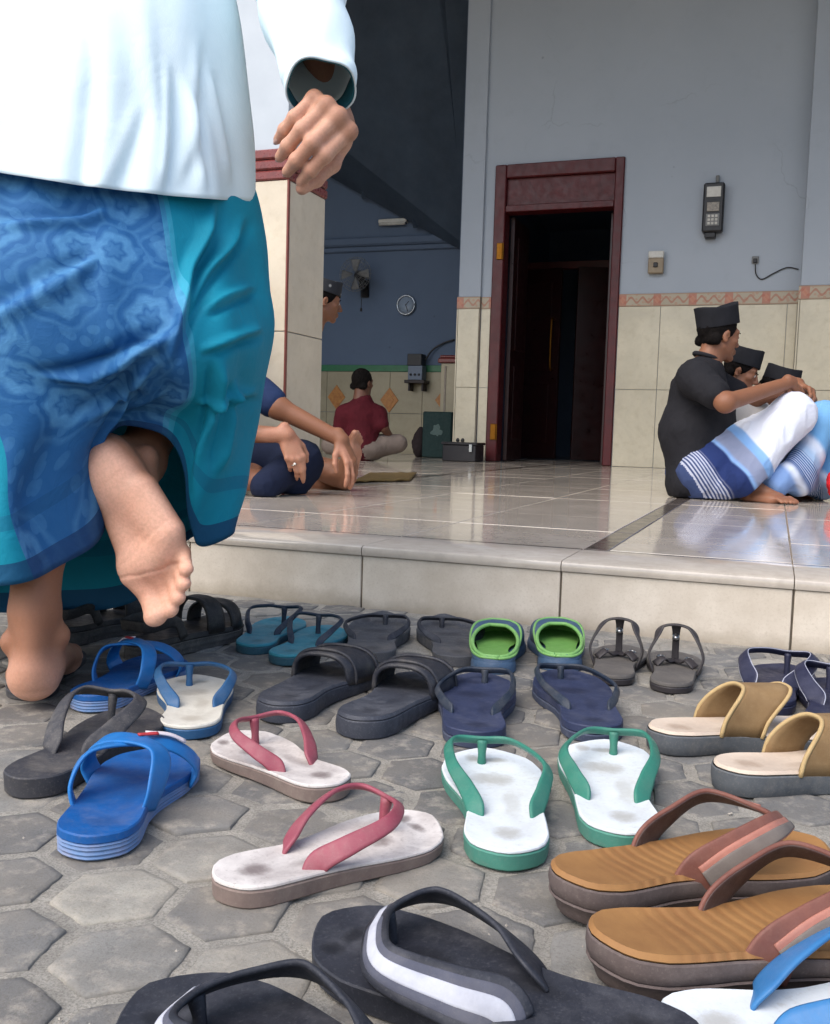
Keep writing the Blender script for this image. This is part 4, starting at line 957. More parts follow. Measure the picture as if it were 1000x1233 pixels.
def foot_body(side=1, leg=None, lr=(.034, .036, .046), flex=0.0, spread=1.0):
    """heel at the origin's back, sole on z=0, toes to +y; length .25"""
    s = side; b = Body(.014)
    b.ell((0, .030, .031), (.033, .034, .031)); b.ell((0, .055, .033), (.032, .045, .033))
    b.cone((s*.010, .06, .028), (s*.022, .15, .020), .026, .020); b.cone((-s*.008, .06, .044), (-s*.018, .155, .026), .028, .022)
    b.cone((0, .065, .068), (-s*.006, .150, .032), .031, .021)
    b.cone((-s*.024, .172, .022), (s*.022, .160, .018), .0225, .0175); b.cone((-s*.004, .178, .020), (s*.012, .172, .018), .019, .017)
    b.cone((s*.030, .085, .020), (s*.034, .150, .016), .014, .014)
    cf = math.cos(flex); sf = math.sin(flex)
    for x0, y0, x1, y1, r0, r1 in ((-.029, .182, -.027, .238, .0145, .0125), (-.0075, .186, -.0065, .240, .0100, .0090), (.0085, .180, .0100, .231, .0092, .0082), (.0225, .172, .0250, .219, .0088, .0078), (.0345, .162, .0375, .204, .0086, .0074)):
        m = np.array([s*(x0*.45+x1*.55)*spread, y0*.45+y1*.55, .021]); e = np.array([s*x1*spread, y1, .0105+sf*.02])
        b.cone((s*x0, y0, .017), m, r0, r0*.92, k=.007); b.cone(m, e, r0*.95, r1, k=.004); b.ell(e+[0, .002, -.001], (r1*1.12, r1*1.1, r1*1.0), k=.003)
    b.cone((0, .050, .070), (0, .044, .115), .034, .032)
    b.ell((-s*.033, .050, .083), (.011, .014, .014)); b.ell((s*.034, .044, .076), (.010, .013, .013)); b.cone((0, .012, .05), (0, .022, .14), .017, .017, k=.02)
    L = leg or [(0, .042, .12), (0, .040, .20), (0, .03, .30)]
    b.chain(L, np.interp(np.linspace(0, 1, len(L)), np.linspace(0, 1, len(lr)), lr))
    return b
def hand_body(side=1, curl=((20, 30, 20),)*4, thumb=(0.0, 0.0), splay=(.10, .03, -.04, -.12), arm=None):
    """wrist at the origin, fingers to +y, back of the hand +z, thumb at -x on a right hand"""
    s = side; b = Body(.010); tips = []
    b.ell((0, .05, -.004), (.034, .046, .013)); b.ell((-s*.024, .034, -.012), (.015, .028, .013)); b.ell((s*.024, .034, -.010), (.012, .030, .012))
    kn = [(-.0295, .090, .0), (-.0095, .095, .003), (.0105, .090, .0015), (.0280, .080, -.003)]
    ln = [(.043, .026, .021), (.047, .030, .022), (.043, .028, .022), (.034, .021, .019)]
    for i, (k, l) in enumerate(zip(kn, ln)):
        p = np.array([s*k[0], k[1], k[2]]); r = (.0102, .0105, .0100, .0088)[i]
        b.cone((s*k[0]*.5, .012, 0), p, .0125, r*1.08)
        b.ell(p+[0, 0, .003], (r*1.02, r*1.05, r*1.0), k=.006)
        ang = 0; sx = -s*splay[i]
        for m in range(3):
            ang += R_(curl[i][m]); d = nrm([sx*math.cos(ang), math.cos(ang), -math.sin(ang)]); q = p+d*l[m]
            ra, rb = r*(1, .93, .86)[m], r*(.92, .85, .70)[m]
            b.cone(p, q, ra, rb, k=.0035 if m else .006)
            if m < 2: b.ell(q, (rb*1.03,)*3, k=.004)
            p = q
        tips.append((p, d, nrm([0, math.sin(ang), math.cos(ang)])))
    t0 = np.array([-s*.020, .016, -.008]); t1 = np.array([-s*(.042+thumb[0]*.012), .050, -.016-thumb[1]*.020]); t2 = t1+nrm([-s*(.10+thumb[0]*.4), .95, -.15-thumb[1]*.9])*.034; t3 = t2+nrm([s*.12, .95, -.18-thumb[1]*.7])*.027
    b.cone(t0, t1, .0155, .0118); b.cone(t1, t2, .0115, .0102, k=.005); b.cone(t2, t3, .0102, .0082, k=.004); b.ell(t2, (.0110,)*3, k=.004)
    tips.append((t3, nrm(t3-t2), nrm([-s*.75, 0, .65])))
    A = arm or [(0, 0, 0), (0, -.06, .002), (0, -.16, .004), (0, -.25, .006)]
    b.cone((-s*.011, .0, 0), (s*.011, 0, 0), .018, .017)
    for i in range(len(A)-1): b.cone(A[i], A[i+1], (.0205, .021, .026, .032)[i], (.021, .026, .032, .034)[i], k=.012)
    b.tips = tips; return b
def head_body(neck=True):
    b = Body(.014)
    b.ell((0, -.012, .030), (.073, .092, .084)); b.ell((0, .028, -.030), (.058, .060, .080))
    for s in (-1, 1):
        b.cone((s*.047, .0, -.055), (s*.016, .066, -.096), .017, .016); b.ell((s*.040, .058, -.020), (.022, .020, .018))
        b.ell((s*.076, -.008, -.010), (.008, .018, .030), rot=rotz(s*R_(-22))@rotx(R_(-8)), k=.006); b.ell((s*.082, -.002, -.012), (.005, .010, .018), rot=rotz(s*R_(-22)), k=.003, neg=True)
        b.ell((s*.031, .098, .002), (.018, .016, .011), k=.012, neg=True); b.ell((s*.031, .076, .001), (.0145, .012, .0105), k=.004)
        b.ell((s*.012, .096, -.037), (.0085, .010, .0075), k=.006)
    b.ell((0, .070, -.098), (.020, .016, .017)); b.cone((0, .087, .006), (0, .107, -.031), .0085, .0105, k=.010)
    b.cone((-.042, .070, .024), (.042, .070, .024), .012); b.cone((-.017, .088, -.061), (.017, .088, -.061), .0072, k=.006); b.cone((-.015, .087, -.073), (.015, .087, -.073), .0078, k=.005)
    b.cone((-.014, .098, -.067), (.014, .098, -.067), .003, k=.003, neg=True)
    if neck: b.cone((0, -.022, -.05), (0, -.034, -.16), .053, .056, k=.03)
    return b
def hair_geo(low=-.055, vox=.005, full=False, seed=0):
    b = Body(.01); b.ell((0, -.016, .032), (.0785, .0965, .090)); b.cone((-.055, -.055, -.03), (.055, -.055, -.03), .030)
    b.ell((0, .085, -.03), (.075, .080, .090), k=.012, neg=True)
    for s in (-1, 1): b.ell((s*.085, .0, -.02), (.022, .024, .036), k=.006, neg=True)
    g = b.mesh(vox, 1, clip=lambda x, y, z: (low+np.clip(y+.02, 0, .1)*.55-z)+0*x)
    g.v += (.0028*wob(g.v, 120, seed))[:, None]*nrm_rows(g.v)
    return g
def nrm_rows(v): return v/(np.linalg.norm(v, axis=1)[:, None]+1e-9)
def cap_geo(h=.092, a=.0815, b=.101, taper=.93, n=48):
    """a peci: oval upright band with a slightly sunken, folded top"""
    R = []; th = np.linspace(0, 2*PI, n, endpoint=False)
    def ring(s, z, peak=0): x = np.cos(th)*a*s; y = np.sin(th)*b*s; return np.stack([x, y, z+peak*(y/b)**2-.004*(x/a)**2], 1)
    R.append(ring(.96, .004)); R.append(ring(1.0, 0)); R.append(ring(1.005, .004))
    for u in (.25, .5, .75, .92): R.append(ring(1-(1-taper)*u, h*u, .010*u))
    R.append(ring(taper*.995, h*.99, .012)); R.append(ring(taper*.97, h, .012)); R.append(ring(taper*.90, h-.003, .010)); R.append(ring(taper*.5, h-.010, .004)); R.append(ring(.05, h-.014, 0))
    g = loft(R, True, True); g.v += (.0012*wob(g.v, 40, 2))[:, None]; return g
def fabric(name, c, c2=None, rough=.85, wr=.35, scale=9, weave=700, sheen=.0):
    if name in MC: return MC[name]
    q = NT(name); c2 = c2 or tuple(x*.75 for x in c)
    base = q.mix(q.ramp(q.noise(scale, 5), [(.35, 0.0), (.7, .6)]), c, c2); q.color(base).rough(rough)
    h = q.math('ADD', q.math('MULTIPLY', q.noise(scale*2.2, 4, .55, dist=1.2), 1.0), q.math('MULTIPLY', q.noise(weave, 2), .16)); q.bump(h, wr, .012); q.b.inputs['Specular IOR Level'].default_value = .2
    if sheen: q.b.inputs['Sheen Weight'].default_value = sheen
    MC[name] = q.m; return q.m
CAPM = fabric('black_velvet_cap', srgb(30, 31, 36), srgb(20, 21, 25), .8, .1, 20)
HAIRM = mat('black_hair', srgb(22, 19, 18), .9, srgb(12, 10, 10), 60, bump=.8, bscale=260, bd=.005, spec=.1)
EYEW = mat('eye_white', srgb(214, 206, 198), .3, bump=0); EYEB = mat('iris', srgb(32, 22, 18), .2, bump=0)
SK_BROWN = m_skin('brown_skin', srgb(136, 92, 68), srgb(176, 128, 104)); SK_WALK = m_skin('walker_skin', srgb(156, 108, 82), srgb(230, 180, 154))
SK_DARK = m_skin('dark_brown_skin', srgb(104, 70, 54), srgb(150, 106, 86))
def add_eyes(o, Rm, c, sc):
    for s in (-1, 1):
        e = np.array([s*.031, .0805, .0005]); g = lathe([(0, -.009), (.006, -.0065), (.009, 0), (.006, .0065), (0, .009)], 14).xf(loc=e).xf(scale=sc).xf(rot=Rm, loc=c); w = obj('eye', g, EYEW, o)
        g = lathe([(0, -.002), (.0042, 0), (0, .0016)], 12).xf(rot=rotx(R_(-90)), loc=e+[0, .0088, 0]).xf(scale=sc).xf(rot=Rm, loc=c); obj('iris', g, EYEB, w)
        g = band([e+[-.015, .004, .018], e+[0, .010, .0225], e+[.015, .004, .018]], .005, .003, normal=(0, 1, .2), n=10).xf(scale=sc).xf(rot=Rm, loc=c); obj('eyebrow', g, HAIRM, o)
def put_head(o, body, Rm, c, sc, cap=None, hair=True, capargs={}, capup=.048, captilt=-6, capmat=None, eyes=True, hairlow=-.055):
    """merge a head into a body; hair, cap and eyes become children of the person"""
    body.extend(head_body().moved(Rm, np.asarray(c, float), sc))
    if hair: obj('hair', hair_geo(hairlow).xf(scale=sc).xf(rot=Rm, loc=c), HAIRM, o)
    if cap: obj('cap', cap_geo(**capargs).xf(rot=rotx(R_(captilt)), loc=(0, -.010, capup)).xf(scale=sc).xf(rot=Rm, loc=c), capmat or CAPM, o)
    if eyes: add_eyes(o, Rm, c, sc)
def sole_tint(v, Rm, loc, sc=1.0):
    """paler on the sole side of a foot"""
    l = ((v-loc)@Rm)/sc; return np.clip((.020-l[:, 2])/.016, 0, 1)*np.clip((.3-l[:, 1])/.05, 0, 1)
# ------------------------------------------------------------------ 1. the man walking up, back to the camera
wk = empty('person', G(70, 840, 0), label='person in loose white shirt and blue teal batik sarong walking barefoot, right sole lifted', cat='person')
skin = Geo()
# planted left foot
h = G(36, 866, .0)+np.array([0, 0, .017]); fdir = nrm(FH*.95-RH*.22); Rl = frame(fdir, UZ)
lb = foot_body(-1, leg=[(0, .042, .12), (.004, .044, .20), (.012, .075, .30), (.02, .13, .40)], lr=(.031, .034, .045, .050)).moved(Rl, h-Rl@np.array([0, .0, 0]), .98)
gl = lb.mesh(.0028, 2); gl.tint = np.clip(sole_tint(gl.v, Rl, h)*1.0+.55*np.clip((.06-np.linalg.norm((gl.v-(h+fdir*.02+UZ*.02)), axis=1))/.03, 0, 1), 0, 1); skin.add(gl)
# lifted right foot: sole to the camera, toes down
hp = pd(104, 545, 1.245); ty = nrm(CR*.47-CU*.875+CW*.05); tz = nrm(CW*.96+CU*.10+CR*.26); Rr = frame(ty, tz)
hl = hp-Rr@np.array([0, .012, .0])*1.0
legdir = Rr.T@nrm(CW*.76+CU*.64+CR*.06)
a0 = np.array([0, .045, .10]); rb_ = foot_body(1, leg=[a0, a0+legdir*.10, a0+legdir*.22, a0+legdir*.36], lr=(.032, .036, .050, .055), flex=-.25, spread=.90).moved(Rr, hl, 1.0)
gr_ = rb_.mesh(.0024, 2); gr_.v = gr_.v+Rr[:, 0][None]*(((gr_.v-hl)@Rr[:, 0])*.24*np.clip(1.3-(((gr_.v-hl)@Rr)[:, 2])/.08, 0, 1))[:, None]; gr_.tint = np.clip(sole_tint(gr_.v, Rr, hl, 1.0)+.08, 0, 1)
l = ((gr_.v-hl)@Rr)/1.0   # skin creases across the sole
cre = np.clip((.03-l[:, 2])/.02, 0, 1)*np.exp(-((l[:, 1]-.12)/.05)**2); gr_.v = gr_.v+(Rr[:, 2][None]*(cre*.0005*np.sin(l[:, 1]*520+8*l[:, 0]*20+4*wob(gr_.v, 30, 1))*(.5+.5*wob(gr_.v, 25, 2)))[:, None])
for y0, am in ((.186, .0016), (.150, .0006), (.060, .0006)): gr_.v += Rr[:, 2][None]*(am*np.clip((.03-l[:, 2])/.02, 0, 1)*np.exp(-((l[:, 1]-y0-.25*l[:, 0]*(1 if y0 > .17 else -1)-.004*wob(gr_.v, 50, 2))/.0026)**2))[:, None]
skin.add(gr_)
# right hand hanging, fingers half closed towards the thigh
kc_ = pd(398, 136, 1.28); rowd = nrm(-CR*.69+CU*.67-CW*.22); my = -CW*.80-CU*.48+CR*.23; my = nrm(my-rowd*(my@rowd)); nz = np.cross(rowd, my)
wr = kc_-my*.105
Rh = np.stack([rowd, my, nz], 1)
hs = 1.07
ARM = [(wr-wr)]+[Rh.T@(q-wr)/hs for q in (wr-my*.05, pd(370, 10, 1.41), pd(352, -80, 1.46))]
hb = hand_body(1, curl=((66, 34, 18), (68, 36, 20), (70, 38, 22), (70, 38, 22)), thumb=(-.3, 1.3), splay=(.02, .0, -.02, -.05), arm=ARM)
gh = hb.moved(Rh, wr, hs).mesh(.0021, 2); gh.tint = np.zeros(len(gh.v))
lh = ((gh.v-wr)@Rh)/hs
gh.tint = .25+np.clip((-lh[:, 2]-.004)/.02, 0, .35)*(lh[:, 1] > 0)
skin.add(gh)
# trunk, thighs, upper arms and head (under the clothes and above the frame)
PEL = pd(85, 150, 1.44); PEL[2] = .86; SHO = PEL+FH*.05; SHO[2] = 1.34
bd = Body(.05); bd.ell(PEL, (.155, .115, .13), rot=rotz(YAW)); bd.cone(PEL+[0, 0, .08], SHO-[0, 0, .1], .115, .13); bd.cone(SHO-RH*.15-[0, 0, .03], SHO+RH*.15-[0, 0, .03], .07)
kn_r = Rr@(a0+legdir*.36)+hl; kn_l = Rl@np.array([.02, .13, .40])*.98+h
bd.cone(PEL+RH*.08-[0, 0, .06], kn_r, .085, .055); bd.cone(PEL-RH*.08-[0, 0, .06], kn_l, .085, .055)
elb = pd(346, -110, 1.47); bd.cone(SHO+RH*.19-[0, 0, .03], elb, .05, .03); bd.cone(SHO-RH*.19-[0, 0, .03], SHO-RH*.24-[0, 0, .33]-FH*.08, .045, .03)
HC = SHO+FH*.06+[0, 0, .22]; Rw = frame(FH, UZ)
put_head(wk, bd, Rw, HC, 1.0, cap=True)
lhb = hand_body(-1, curl=((25, 30, 20),)*4); LW = SHO-RH*.26-FH*.16-UZ*.52
bd.extend(lhb.moved(frame(nrm(-UZ-FH*.3), -RH), LW, .96))
gb = bd.mesh(.0065, 1); gb.tint = np.zeros(len(gb.v)); skin.add(gb)
body_o = obj('body', skin, SK_WALK, wk)
# nails of the visible hand
M_NAIL = mat('nail', srgb(206, 164, 148), .3, bump=0)
for p, d, up in hb.tips:
    P = Rh@(p*hs)+wr; D_ = Rh@d; U = Rh@up; U = nrm(U-D_*(U@D_)); S_ = np.cross(D_, U)
    g = Geo(); rows = [np.array([P+D_*(t*.0055+.001)+S_*(s*.0042*(1-.35*max(t, 0)**2))+U*(.0066-.0030*s*s-.0014*max(t, 0)) for s in np.linspace(-1, 1, 7)]) for t in np.linspace(-1, 1, 5)]
    g = Geo(np.vstack(rows), [(i*7+j, i*7+j+1, (i+1)*7+j+1, (i+1)*7+j) for i in range(4) for j in range(6)]); o = obj('fingernail', g, M_NAIL, body_o); solid(o, .0006, 0)
# ---- sarong: rings of cloth from the waist to the hem
ANG = np.array([0, -30, -50, -64, -80, -92, -112, -138, -180, -225, -270, -300, -325], float)
def ring8(P8):
    P8 = np.array([pd(*p) for p in P8]); full = crvc(P8, 720); return np.array([full[int(round((-a % 360)*2)) % 720] for a in ANG])
waist = [PEL+UZ*.06+RH*.19*math.cos(R_(a))+FH*.15*math.sin(R_(a)) for a in ANG]
rowB = ring8([(308, 232, 1.44), (232, 235, 1.28), (90, 222, 1.205), (-60, 205, 1.23), (-130, 215, 1.42), (-60, 240, 1.60), (90, 250, 1.66), (240, 245, 1.60)])
rowC = ring8([(325, 338, 1.46), (250, 330, 1.26), (100, 325, 1.17), (-70, 315, 1.19), (-150, 330, 1.40), (-70, 330, 1.62), (100, 335, 1.68), (262, 345, 1.61)])
rowD = ring8([(328, 408, 1.44), (262, 412, 1.225), (120, 430, 1.175), (-60, 425, 1.175), (-160, 430, 1.40), (-80, 440, 1.64), (110, 430, 1.72), (275, 420, 1.62)])
rowE = ring8([(312, 492, 1.43), (252, 478, 1.255), (150, 478, 1.235), (-15, 520, 1.175), (-150, 550, 1.38), (-90, 560, 1.66), (100, 540, 1.72), (262, 505, 1.60)])
rowE2 = np.array([pd(*p) for p in ((298, 570, 1.42), (250, 568, 1.32), (222, 505, 1.30), (176, 490, 1.275), (136, 498, 1.262), (112, 545, 1.245), (40, 600, 1.20), (-20, 622, 1.19), (-140, 640, 1.38), (-70, 660, 1.62), (60, 650, 1.68), (160, 640, 1.66), (245, 600, 1.58))])
hem = np.array([pd(*p) for p in ((283, 640, 1.42), (238, 656, 1.355), (212, 541, 1.318), (174, 517, 1.292), (134, 522, 1.284), (128, 632, 1.285), (66, 686, 1.225), (-8, 706, 1.20), (-120, 700, 1.38), (-60, 733, 1.60), (60, 737, 1.66), (160, 724, 1.64), (232, 648, 1.57))])
rows = [np.array(waist), rowB, rowC, rowD, rowE, rowE2, hem]
NU, NV = 300, 120
ctrl = np.array([crvc(r, NU) for r in rows])      # smooth round each ring
rv = np.array([0, .18, .40, .58, .76, .90, 1.0]); tv = np.interp(np.linspace(0, 1, NV), rv, np.arange(len(rows)))
sv = np.zeros((NV, NU, 3))
Q = np.concatenate([2*ctrl[:1]-ctrl[1:2], ctrl, 2*ctrl[-1:]-ctrl[-2:-1]])
for i, t in enumerate(tv):
    k = min(int(t), len(rows)-2); u = t-k; a, b, c, d = Q[k:k+4]
    sv[i] = .5*((2*b)+(c-a)*u+(2*a-5*b+4*c-d)*u*u+(3*b-a-3*c+d)*u**3)
# folds: displaced along the surface normal
du = np.roll(sv, -1, 1)-np.roll(sv, 1, 1); dv = np.gradient(sv, axis=0); N = np.cross(du, dv); N /= np.linalg.norm(N, axis=2)[..., None]+1e-9
cen = sv.mean(1, keepdims=True); N *= np.where(((sv-cen)*N).sum(2).mean() > 0, 1, -1)
uu = np.linspace(0, 1, NU, endpoint=False)[None]; vv = np.linspace(0, 1, NV)[:, None]
ww = wob(sv.reshape(-1, 3), 5, 1).reshape(NV, NU)
def fold(u0, v0, u1, v1, wd, amp):
    """a crease running between two points of the cloth"""
    a = np.array([u0, v0]); d = np.array([u1-u0, v1-v0]); L = np.hypot(*d); d /= L
    pu, pv = uu-u0+.006*ww, vv-v0; t = (pu*d[0]+pv*d[1])/L; n = (pu*-d[1]+pv*d[0])
    env = np.clip(t/.2, 0, 1)*np.clip((1-t)/.2, 0, 1); x = n/wd
    return amp*env*(np.exp(-x*x)-.7*np.exp(-(x-1.5)**2))
disp = .0040*np.sin(uu*2*PI*9+3*ww+vv*3)*np.clip(vv*1.4, 0, 1)+.004*wob(sv.reshape(-1, 3), 9, 3).reshape(NV, NU)
for f in ((.10, .18, .245, .62, .012, .016), (.05, .22, .20, .52, .010, .012), (.46, .66, .22, .54, .016, .020), (.44, .80, .26, .60, .014, .014), (.04, .55, .17, .60, .012, .012), (.05, .42, .16, .50, .010, .010), (.10, .95, .13, .62, .010, .012), (.06, .90, .08, .70, .010, .012), (.48, .30, .30, .22, .013, .010), (.50, .52, .34, .36, .014, .010), (.36, .96, .38, .70, .012, .010), (.02, .72, .16, .80, .012, .010)): disp = disp+fold(*f)
sv = sv+N*disp[..., None]
gs = Geo(sv.reshape(-1, 3), grid_faces(NV, NU, True)); UU = np.broadcast_to(uu, (NV, NU)); VV = np.broadcast_to(vv, (NV, NU)); gs.uv = np.stack([UU.ravel(), VV.ravel()], 1)
# true cloth angle as the attribute that places the panels
angf = np.interp(np.arange(NU)/NU*13, np.arange(14), np.r_[ANG, -360.0]); gs.tint = np.broadcast_to(-angf/360, (NV, NU)).ravel().copy()
def m_sarong():
    q = NT('batik_sarong'); ang = q.attr('tint'); u, v = q.uv()
    tc = q.n('ShaderNodeTexCoord')
    # cloth coordinates in metres: angle times girth, length down the cloth
    cx = q.n('ShaderNodeCombineXYZ'); q.l(q.math('MULTIPLY', ang, 1.55), cx.inputs[0]); q.l(q.math('MULTIPLY', v, .62), cx.inputs[1])
    ns = q.n('ShaderNodeTexNoise'); ns.inputs['Scale'].default_value = 9; ns.inputs['Detail'].default_value = 3; q.l(cx.outputs[0], ns.inputs['Vector'])
    ad = q.n('ShaderNodeMixRGB', blend_type='ADD'); ad.inputs[0].default_value = .035; q.l(cx.outputs[0], ad.inputs[1]); q.l(ns.outputs['Color'], ad.inputs[2])
    vo = q.n('ShaderNodeTexVoronoi', feature='F1', voronoi_dimensions='2D'); vo.inputs['Scale'].default_value = 10.5; vo.inputs['Randomness'].default_value = .8; q.l(ad.outputs[0], vo.inputs['Vector'])
    d = vo.outputs['Distance']
    petal = q.math('ADD', d, q.math('MULTIPLY', .10, 0.0))
    # angle round the cell centre gives petals
    sb = q.n('ShaderNodeVectorMath', operation='SUBTRACT'); q.l(ad.outputs[0], sb.inputs[0]); q.l(vo.outputs['Position'], sb.inputs[1])
    sx = q.n('ShaderNodeSeparateXYZ'); q.l(sb.outputs[0], sx.inputs[0]); at = q.math('ARCTAN2', sx.outputs[1], sx.outputs[0])
    pd_ = q.math('ADD', d, q.math('MULTIPLY', q.math('SINE', q.math('MULTIPLY', at, 6.0)), .028))
    ringm = q.ramp(pd_, [(.0, .35), (.09, .45), (.15, .1), (.22, .85), (.32, .8), (.39, .08), (.45, .05), (.50, .45), (.56, .1)])
    v2 = q.n('ShaderNodeTexVoronoi', feature='F1', voronoi_dimensions='2D'); v2.inputs['Scale'].default_value = 34; q.l(ad.outputs[0], v2.inputs['Vector']); leaf = q.ramp(v2.outputs['Distance'], [(.24, .6), (.30, 0.0)])
    pat = q.math('MAXIMUM', ringm, q.math('MULTIPLY', leaf, .6)); pat = q.math('MULTIPLY', pat, q.ramp(q.noise(70, 5), [(.3, .55), (.65, 1.0)]))
    blue = q.mix(q.math('MULTIPLY', pat, .72), srgb(26, 86, 142), srgb(98, 160, 204))
    teal = q.mix(q.noise(6, 5), srgb(6, 128, 152), srgb(14, 146, 172))
    # panel limits
    lim = q.math('ADD', .158, q.math('MULTIPLY', q.math('SINE', q.math('MULTIPLY', v, 5.0)), .006))
    isblue = q.math('MULTIPLY', q.math('GREATER_THAN', ang, lim), q.math('LESS_THAN', ang, q.math('SUBTRACT', .46, q.math('MULTIPLY', v, .12))))
    col = q.mix(isblue, teal, blue)
    be = q.math('MULTIPLY', q.math('LESS_THAN', q.math('ABSOLUTE', q.math('SUBTRACT', ang, lim)), .006), .45); col = q.mix(be, col, srgb(80, 176, 204))
    hemb = q.math('GREATER_THAN', v, .970); col = q.mix(q.math('MULTIPLY', hemb, .8), col, srgb(24, 56, 100))
    hm2 = q.math('MULTIPLY', q.math('GREATER_THAN', v, .905), q.math('LESS_THAN', v, .925)); col = q.mix(q.math('MULTIPLY', hm2, .35), col, srgb(18, 70, 110))
    wv = q.n('ShaderNodeTexWave'); wv.inputs['Scale'].default_value = 260; q.l(cx.outputs[0], wv.inputs['Vector'])
    q.color(q.mix(q.math('MULTIPLY', q.noise(14, 6), .25), col, srgb(8, 60, 90))).rough(.72); q.b.inputs['Specular IOR Level'].default_value = .25
    q.bump(q.math('ADD', q.math('MULTIPLY', q.noise(22, 5, .6, dist=1.5), 1.0), q.math('MULTIPLY', wv.outputs['Color'], .02)), .25, .01); return q.m
so_ = obj('sarong', gs, m_sarong(), wk); solid(so_, .0016, -1)
# ---- shirt: body and right sleeve
SH = fabric('white_shirt_cloth', srgb(226, 242, 246), srgb(214, 234, 240), .8, .16, 7)
def ringw(c, a, b, z, n=13):
    return None
s_hem = ring8([(303, 243, 1.45), (232, 238, 1.255), (90, 222, 1.175), (-60, 200, 1.20), (-140, 205, 1.42), (-60, 235, 1.62), (90, 245, 1.69), (238, 248, 1.62)])
s_1 = ring8([(302, 150, 1.45), (226, 150, 1.265), (90, 140, 1.19), (-55, 130, 1.21), (-130, 130, 1.42), (-60, 150, 1.61), (90, 150, 1.67), (238, 150, 1.61)])
s_2 = ring8([(290, 40, 1.46), (215, 40, 1.28), (90, 30, 1.21), (-45, 25, 1.23), (-115, 30, 1.42), (-50, 40, 1.59), (90, 40, 1.65), (225, 40, 1.60)])
def zring(z, a, b, c): return np.array([c+RH*a*math.cos(R_(q))+FH*b*math.sin(R_(q))+UZ*(z-c[2]) for q in ANG])
s_3 = zring(1.10, .225, .165, (PEL+SHO)/2); s_4 = zring(1.28, .215, .14, SHO); s_5 = zring(1.385, .10, .085, SHO+FH*.02); s_6 = zring(1.405, .065, .065, SHO+FH*.03)
srow = [s_hem, s_1, s_2, s_3, s_4, s_5, s_6]; ctrl = np.array([crvc(r, 200) for r in srow]); Q = np.concatenate([2*ctrl[:1]-ctrl[1:2], ctrl, 2*ctrl[-1:]-ctrl[-2:-1]]); sv = np.zeros((90, 200, 3))
for i, t in enumerate(np.linspace(0, 6-1e-6, 90)):
    k = int(t); u = t-k; a, b, c, d = Q[k:k+4]; sv[i] = .5*((2*b)+(c-a)*u+(2*a-5*b+4*c-d)*u*u+(3*b-a-3*c+d)*u**3)
cen = sv.mean(1, keepdims=True); N = nrm_rows((sv-cen).reshape(-1, 3)).reshape(sv.shape); uu = np.linspace(0, 1, 200, endpoint=False)[None]; vv = np.linspace(0, 1, 90)[:, None]; ww = wob(sv.reshape(-1, 3), 4, 2).reshape(90, 200)
disp = .006*np.sin(uu*2*PI*11+2.5*ww)*np.clip(1-vv*2.2, 0, 1)+.006*ww
for f in ((.20, .0, .16, .30, .012, .006), (.12, .0, .13, .26, .010, .007), (.16, .02, .09, .34, .012, .006), (.06, .02, .08, .30, .010, .007), (.30, .0, .24, .22, .014, .004)): disp = disp+fold(*f)
sv = sv+N*disp[..., None]
sg_ = Geo(sv.reshape(-1, 3), grid_faces(90, 200, True)); sho_ = obj('shirt', sg_, SH, wk); solid(sho_, .0011, -1)
def sleeve(P, r, name='sleeve', n=46, m=SH, wr=.006):
    C = crv(P, n); Rr_ = np.interp(np.linspace(0, 1, n), np.linspace(0, 1, len(r)), r); T_ = np.gradient(C, axis=0); up = CU.copy(); rg = []
    up = CW.copy()
    for i in range(n):
        t = nrm(T_[i]); a = nrm(up-t*(up@t)); b = np.cross(t, a); up = a; th = np.linspace(0, 2*PI, 56, endpoint=False)
        rad = Rr_[i]*(1+.05*np.sin(3*th+i*.12)+.035*np.sin(5*th-i*.23)); rad = rad+wr*np.exp(-((i/n-.55)/.3)**2)*np.sin(i*.75+2*np.sin(th))
        rg.append(C[i]+rad[:, None]*(np.cos(th)[:, None]*a+np.sin(th)[:, None]*b))
    return loft(rg)
sl_ = sleeve([pd(386, 108, 1.302), pd(383, 88, 1.322), pd(366, 10, 1.39), pd(352, -70, 1.45), pd(342, -170, 1.46), SHO+RH*.17-UZ*.02], [.048, .050, .064, .076, .080, .085])
o = obj('sleeve', sl_, SH, wk); solid(o, .0022, -1)
ell_ = SHO-RH*.24-UZ*.33-FH*.08
o = obj('sleeve', sleeve([LW+(ell_-LW)*.25, ell_, SHO-RH*.17-UZ*.02], [.05, .065, .085]), SH, wk); solid(o, .0022, -1)
cf_ = sl_.v.reshape(46, 56, 3)[:9].copy(); cc_ = cf_.mean(1, keepdims=True); cf_ = cc_+(cf_-cc_)*.945; cuff = Geo(cf_.reshape(-1, 3), grid_faces(9, 56, True)); o = obj('cuff_lining', cuff, fabric('teal_lining', srgb(38, 92, 104), None, .85), wk); solid(o, .0015, -1)
